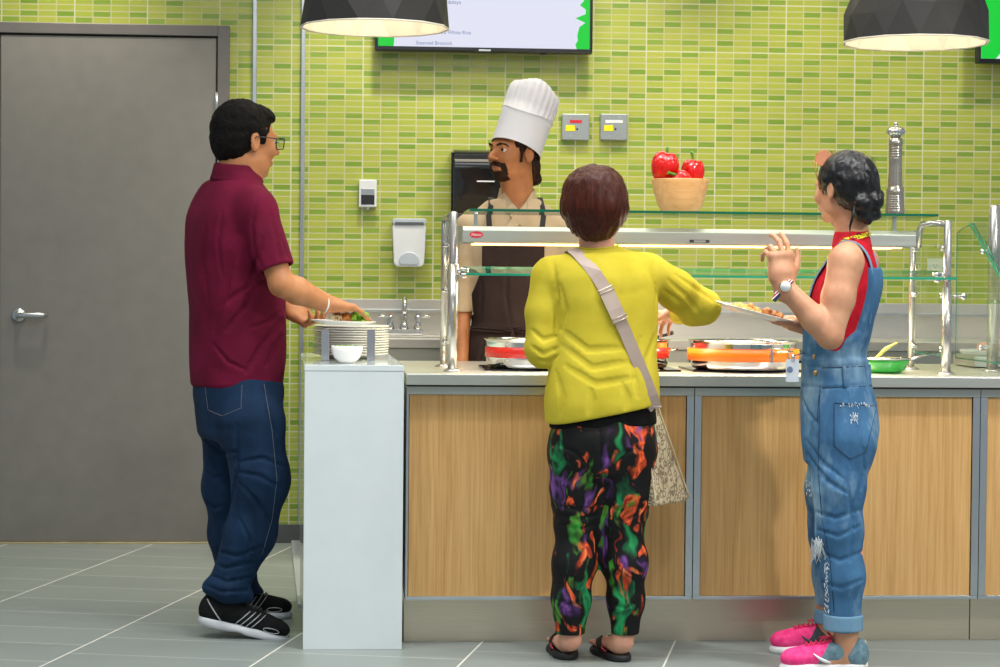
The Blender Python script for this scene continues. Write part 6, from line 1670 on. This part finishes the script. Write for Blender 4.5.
# the plate of food on her far hand
def make_tilted_plate():
    c = P(753.5, 316.5, 6.59); root = thing('held_plate', c, 'white plate of rice and browned meat tilted on the hand of the woman in overalls', 'plate')
    R = Matrix.Translation(c) @ Matrix.Rotation(math.radians(13.5), 4, 'Y') @ Matrix.Rotation(math.radians(3), 4, 'X')
    q = MB(); q.lathe([(0, 0), (.070, 0), (.076, .003), (.103, .009), (.128, .0165), (.130, .019), (.125, .0195), (.10, .013), (.07, .007), (0, .006)], 56, R); q.out('plate_dish', MT['china'], root)
    rr = random.Random(12)
    def W3(x, y, z): return np.array(R @ Vector((x, y, z)))
    s = SDF(c-.14, c+.14, .0025)
    for i in range(60):
        a, d = rr.uniform(0, 2*PI), .052*math.sqrt(rr.random()); s.add(ell(W3(-.030+d*math.cos(a), d*math.sin(a), .012+.030*(1-d/.06)*rr.random()), (.010, .009, .008)), .002)
    s.disp(lambda x, y, z: .0025*vnoise(x, y, z, (230, 230, 230), 5), .02)
    s.out('rice', FM['rice'], root)['kind'] = 'stuff'
    for x, y, r in ((.030, -.02, .020), (.062, .0, .019), (.045, .03, .018), (.075, -.035, .015)):
        s = SDF(W3(x, y, .02)-.04, W3(x, y, .02)+.04, .0025); s.add(ell(W3(x, y, .022), (r, r*.9, r*.75))); s.disp(lambda X, Y, Z: .004*vnoise(X, Y, Z, (80, 80, 80), int(x*1000)), .02)
        s.out('meat_piece', FM['meat'], root)
make_tilted_plate()
# ------------------------------------------------------------------ the chef
def make_chef():
    H = P; YC = 8.30
    fx = P(514, 250, YC)[0]
    root = thing('person', (fx, YC, 0), 'chef in a tall white hat, beige jacket and dark apron behind the counter', 'person')
    skin = skin_mat('brown skin', 'a0653a', 'bb7b4c'); jk = cloth_mat('beige jacket', 'b39b7a', 'c8b494', 8, .8, 500); ap = cloth_mat('dark brown apron', '2c211f', '3d302c', 6)
    k = 1.06; hc = H(513.5, 153.5, 8.28); F = Frame(hc, (-.80, -.60, .02), (.05, 0, 1))
    B = (-.10, -.99, 0); TF = Frame((fx, YC, 0), B)
    neck = H(517, 198, 8.31)
    def zz(y): return H(514, y, YC)[2]
    shR, elR, wrR = H(472, 230, 8.30), H(462, 312, 8.32), H(461, 372, 8.22)
    shL, elL, wrL = H(559, 230, 8.32), H(566, 300, 8.34), H(552, 360, 8.18)
    lo, hi = bbox([A3(fx, YC, 0), hc, H(440, 300, 8.3), H(590, 300, 8.3), A3(fx, YC-.25, 1), A3(fx, YC+.2, 0)], .12); lo[2] = -.015
    s = SDF(lo, hi, .0045)
    head_sdf(s, F, k, 1.02, 1.05)
    s.add(cone(F(0, -.028*k, -.05*k), neck, .057, .064), .02); s.add(cone(F(0, .0, -.07*k), neck+A3(0, -.02, 0), .052, .058), .02)
    T = [(.85, 0, 0, .150, .105), (1.0, 0, .0, .140, .10), (zz(320), 0, 0, .142, .105), (zz(270), 0, .008, .158, .115), (zz(238), 0, .004, .168, .105), (zz(217), 0, -.005, .140, .084), (zz(200), 0, -.006, .088, .066)]
    s.add(loft(T, TF, cap=.03), .02)
    chain(s, [shR, elR, wrR], [.045, .036, .027], .02); chain(s, [shL, elL, wrL], [.045, .036, .027], .02)
    hand_sdf(s, wrR, (.05, -.25, -.97), (.95, .1, 0), 1, 1.0, (.3, .35, .4, .45)); hand_sdf(s, wrL, (-.3, -.6, -.7), (-.8, 0, .4), -1, 1.0, (.4, .45, .5, .5))
    for q in (-1, 1):
        hp = TF(q*.085, 0, .90); kn = TF(q*.10, .01, .50); an = TF(q*.10, -.01, .08)
        chain(s, [hp, kn, an], [.085, .055, .04], .03); s.add(cone(an-A3(0, 0, .03), an+A3(0, -.14, -.045), .034, .026), .02)
    s.out('body', skin, root)
    eyes(F, k, root)
    # hair at the back and sides, brows, moustache, beard
    hm = hair_mat('dark brown hair', '160d09', '3a2418', .5)
    hs = SDF(hc-.17, hc+.17, .003)
    hs.add(ell(F(0, -.020*k, .040*k), (.082*k, .100*k, .086*k), F), .01); hs.add(ell(F(0, -.075*k, -.050*k), (.060*k, .034*k, .060*k), F), .03)
    hs.sub(rbox(F(0, .115*k, -.02*k), (.12, .070*k, .115*k), .015, F), .010); hs.sub(rbox(F(0, .05*k, -.115*k), (.12, .095*k, .095*k), .02, F), .01)
    for q in (-1, 1):
        hs.sub(ell(F(q*.088*k, -.008*k, -.010*k), (.020, .020, .034*k), F), .004); hs.add(rbox(F(q*.071*k, .022*k, -.012*k), (.004, .010, .026*k), .004, F), .008)
    hs.add(ell(F(0, -.098*k, -.092*k), (.050*k, .020*k, .026*k), F), .02)
    hs.disp(lambda x, y, z: .003*vnoise(x, y, z, (90, 90, 40), 3)+.003*vnoise(x, y, z, (30, 30, 30), 4))
    hs.out('hair', hm, root)
    bd = SDF(hc-.17, hc+.17, .0025)
    sk = SDF(hc-.17, hc+.17, .0025); head_sdf(sk, F, k, 1.02, 1.05)
    bd.d = (sk.d-.0035).astype(np.float32)
    X, Y, Z = bd.grid(); u = (X-hc[0])*F.x[0]+(Y-hc[1])*F.x[1]+(Z-hc[2])*F.x[2]; v = (X-hc[0])*F.y[0]+(Y-hc[1])*F.y[1]+(Z-hc[2])*F.y[2]; w = (X-hc[0])*F.z[0]+(Y-hc[1])*F.z[1]+(Z-hc[2])*F.z[2]
    u, v, w = u/k, v/k, w/k; au = np.abs(u)
    must = np.maximum(np.maximum(np.abs(w+.041+.25*au)-.0085, au-.038), .055-v)             # moustache, drooping at the ends
    gout = np.maximum(np.maximum(np.abs(au-.034)-.008, np.abs(w+.062)-.022), .045-v)         # down beside the mouth
    chn = np.maximum(np.maximum(w+.074-.15*au, -.115-w), np.maximum(au-.036, .030-v))        # chin beard
    jaw = np.maximum(np.maximum(w+.055, -.110-w), np.maximum(.045-v, au-.06)) if False else 1.0
    reg = np.minimum(np.minimum(must, gout), chn)
    bd.d = np.maximum(bd.d, reg).astype(np.float32); bd.disp(lambda x, y, z: .0015*vnoise(x, y, z, (200, 200, 120), 6))
    bd.out('beard', hm, root)
    for q in (-1, 1):
        m = MB(); m.tube([F(q*.014*k, .095*k, .025*k), F(q*.030*k, .093*k, .031*k), F(q*.046*k, .080*k, .028*k), F(q*.053*k, .070*k, .020*k)], [.0035, .0042, .0036, .0018], 8); m.out('eyebrow', hm, root)
    m = MB(); m.ball(F(0, .0855*k, -.0575*k), (.001, .001, .001), 6)
    lp = SDF(hc-.15, hc+.15, .002); lp.add(ell(F(0, .0865*k, -.0515*k), (.0225*k, .0105*k, .005*k), F), .003); lp.add(ell(F(0, .0855*k, -.0605*k), (.0195*k, .0105*k, .0055*k), F), .003); lp.out('lips', simple('brown pink lips', 'a2604a', .45), root); m.b.free()
    # tall pleated hat, leaning back
    a0 = H(516.8, 147, 8.275); a1 = H(537.5, 85.5, 8.345); AX = nrm(a1-a0); Ln = np.linalg.norm(a1-a0)
    HF = Frame(a0, F.y-AX*(F.y@AX), AX); n = 96; b = bmesh.new(); rings = []
    prof = [(-.045, .099, 0), (.02, .0985, 0), (.20, .099, 0), (.40, .100, 0), (.46, .1005, 0), (.462, .0975, 1), (.60, .100, 1), (.75, .101, 1), (.87, .0985, 1), (.94, .088, 1), (.98, .068, .8), (1.0, .035, .4)]
    for t_, r_, pl in prof:
        ring = []
        for i in range(n):
            a = 2*PI*i/n; rr = r_*(1+.034*pl*(math.cos(24*a)))
            # slumps a little on her far side
            c = HF(rr*math.cos(a)*.94, rr*math.sin(a)*1.08, Ln*t_+(.010*math.sin(3*a)*pl if t_ > .9 else 0)-(.012*math.cos(a)*0))
            ring.append(b.verts.new(c))
        rings.append(ring)
    for A_, B_ in zip(rings, rings[1:]):
        for i in range(n):
            f_ = b.faces.new([A_[i], A_[(i+1) % n], B_[(i+1) % n], B_[i]]); f_.smooth = True
    f_ = b.faces.new(rings[-1]); bmesh.ops.recalc_face_normals(b, faces=b.faces[:])
    hatm = NT('white pleated paper'); hatm.set(col=lin('d2d2d8'), rough=.75, trans=0.0); hatm.bump(hatm.noise(hatm.obj(), 40, 2), .05, .002)
    m = MB(); m._take(b); ht = m.out('chef_hat', hatm.m, root)
    m = MB(); pts = [HF(.1025*math.cos(a)*.94, .1025*math.sin(a)*1.08, Ln*(.46+.05*math.sin(2*a))) for a in np.linspace(0, 2*PI, 49)[:-1]]
    m.tube(pts, .0016, 6, closed=True); m.out('hat_band_edge', hatm.m, ht)
    # jacket
    t = SDF(lo, hi, .0045)
    t.add(loft([(.80, 0, 0, .180, .135)]+[(z, x, y, rx+.018, ry+.018) for z, x, y, rx, ry in T[1:]], TF, cap=.012, n=2.2), .02)
    for sh in (shR, shL): t.add(cone(neck-A3(0, 0, .040), sh, .060, .062), .03)
    chain(t, [shR, lerp(shR, elR, 3)[1], elR+(elR-shR)*.02], [.064, .062, .058], .02); chain(t, [shL, lerp(shL, elL, 3)[1], elL], [.064, .062, .058], .02)
    for e, d in ((elR, elR-shR), (elL, elL-shL)):
        d = nrm(d); t.cut; lo_, hi_, ev = cone(e, e+d*.12, .08, .08); t.sub((lo_, hi_, lambda X, Y, Z, e=e, d=d, ev=ev: np.maximum(ev(X, Y, Z), -((X-e[0])*d[0]+(Y-e[1])*d[1]+(Z-e[2])*d[2]))), .003); t.sub(cone(e+d*.02, e-d*.05, .046, .042), .003)
    t.disp(folds(.007, (7, 7, 4), 81)); t.disp(lambda x, y, z: .003*vnoise(x, y, z, (9, 9, 20), 84))
    t.sub(ell(neck+A3(-.002, -.015, .040), (.082, .092, .052)), .006); t.sub(ell(neck+A3(-.010, -.085, -.020), (.040, .050, .062)), .010)
    jo = t.out('chef_jacket', jk, root)
    # crossed collar: two bands
    for q, z_ in ((1, 0), (-1, .004)):
        pts = [neck+A3(q*.030, .078, .022), neck+A3(q*.062, .045, .022), neck+A3(q*.072, .0, .016), neck+A3(q*.064, -.045, .0), neck+A3(q*.040, -.088, -.040), neck+A3(-q*.004, -.118, -.085), neck+A3(-q*.040, -.130, -.125)]
        pr = []
        for p in pts: pr.append(p)
        m = MB(); m.strip(pr, [A3(q*.4, 1, .1), A3(q*1, .6, .1), A3(q*1, .0, .2), A3(q*.9, -.6, .3), A3(q*.4, -1, .4), A3(0, -1, .3), A3(0, -1, .2)], [.018, .020, .021, .022, .022, .020, .016], .0022)
        m.out('collar_flap', jk, jo)
    # trousers and shoes
    j = SDF(lo, hi, .006)
    j.add(loft([(.78, 0, 0, .165, .13), (.90, 0, 0, .165, .125)], TF, cap=.02), .02)
    for q in (-1, 1): chain(j, [TF(q*.085, 0, .84), TF(q*.10, .01, .50), TF(q*.10, 0, .09)], [.105, .085, .075], .03)
    j.cut((0, 0, .05), (0, 0, -1)); j.out('trousers', simple('black trouser cloth', '131314', .8), root)
    for q in (-1, 1): shoe(root, TF(q*.10, -.09, 0), TF.y, (0, 0, 1), .28, 1.05, (MT['black'], MT['black'], MT['black'], MT['black']), 'work_shoe')
    # apron following the jacket front
    a = SDF(lo, hi, .0045)
    a.add(loft([(.80, 0, 0, .180, .135)]+[(z, x, y, rx+.018, ry+.018) for z, x, y, rx, ry in T[1:]], TF, cap=.012, n=2.2), .02)
    for sh in (shR, shL): a.add(cone(neck-A3(0, 0, .040), sh, .060, .062), .03)
    a.disp(folds(.007, (7, 7, 4), 81)); a.disp(lambda x, y, z: .003*vnoise(x, y, z, (9, 9, 20), 84))
    a.d -= .009
    a.add(loft([(.52, 0, .01, .215, .165), (.80, 0, .01, .200, .155), (zz(345), 0, .004, .185, .145), (zz(325), 0, .004, .165, .128)], TF, cap=.01, n=2.2), .02)
    X, Y, Z = a.grid(); u = (X-TF.o[0])*TF.x[0]+(Y-TF.o[1])*TF.x[1]; v = (X-TF.o[0])*TF.y[0]+(Y-TF.o[1])*TF.y[1]
    zt = zz(241)
    hw = np.where(Z > zz(300), .122+.45*np.maximum(0, zz(270)-Z), .30)
    a.d = np.maximum(np.maximum(a.d, Z-zt), np.maximum(np.abs(u)-hw, np.where(Z > zz(315), .03, -.04)-v)).astype(np.float32)
    a.disp(folds(.004, (8, 8, 3.5), 91))
    drape(a, ([(478, 260), (482, 290), (480, 322)], [(508, 262), (506, 295), (510, 322)], [(536, 262), (530, 292), (532, 320)], [(485, 336), (482, 350), (478, 362)]), .007, .010)
    ao = a.out('apron', ap, root)
    m = MB()
    for q, px0, px1 in ((-1, 488, 490), (1, 545, 541)):
        pts, us = [], []
        for (x, y) in ((px1-(1 if q < 0 else -1)*2, 247), (px1, 235), (px1+(px0-px1)*.4, 224), (px1+(px0-px1)*.7, 214), (px0-q*3, 206)):
            h = hpx(t, x, y, lift=.005); h = h if h is not None else P(x, y, 8.25)
            pts.append(h); us.append((0, -1, .3))
        for yy, uu in ((-.02, (0, -.4, 1)), (.03, (0, .2, 1)), (.07, (0, .8, .6))):
            h = hit(t, A3(pts[4][0]-q*.004, neck[1]+yy, neck[2]+.12), (0, 0, -1), .4, lift=.005)
            if h is not None: pts.append(h); us.append(uu)
        m.strip(pts, us, .0105, .0016)
    m.out('neck_strap', simple('black webbing', '17181a', .7), ao)
    m = MB(); zb_ = zz(329)
    for q in (-1, 1):
        for dz in (0, -.012):
            pts = [TF(q*xx, .152-abs(xx)*abs(xx)*2.2, zb_+dz+.012*abs(xx)*8*.5) for xx in np.linspace(0, .165, 9)]; m.tube(pts, .0042, 8)
        m.tube([TF(0, .160, zb_), TF(q*.02, .168, zb_+.014), TF(q*.04, .166, zb_+.002), TF(q*.018, .163, zb_-.006), TF(0, .160, zb_)], .0036, 8)
        m.tube([TF(0, .160, zb_), TF(q*.008, .166, zb_-.04), TF(q*.014, .164, zb_-.09)], .0036, 8)
    m.out('waist_ties', ap, ao)
make_chef()
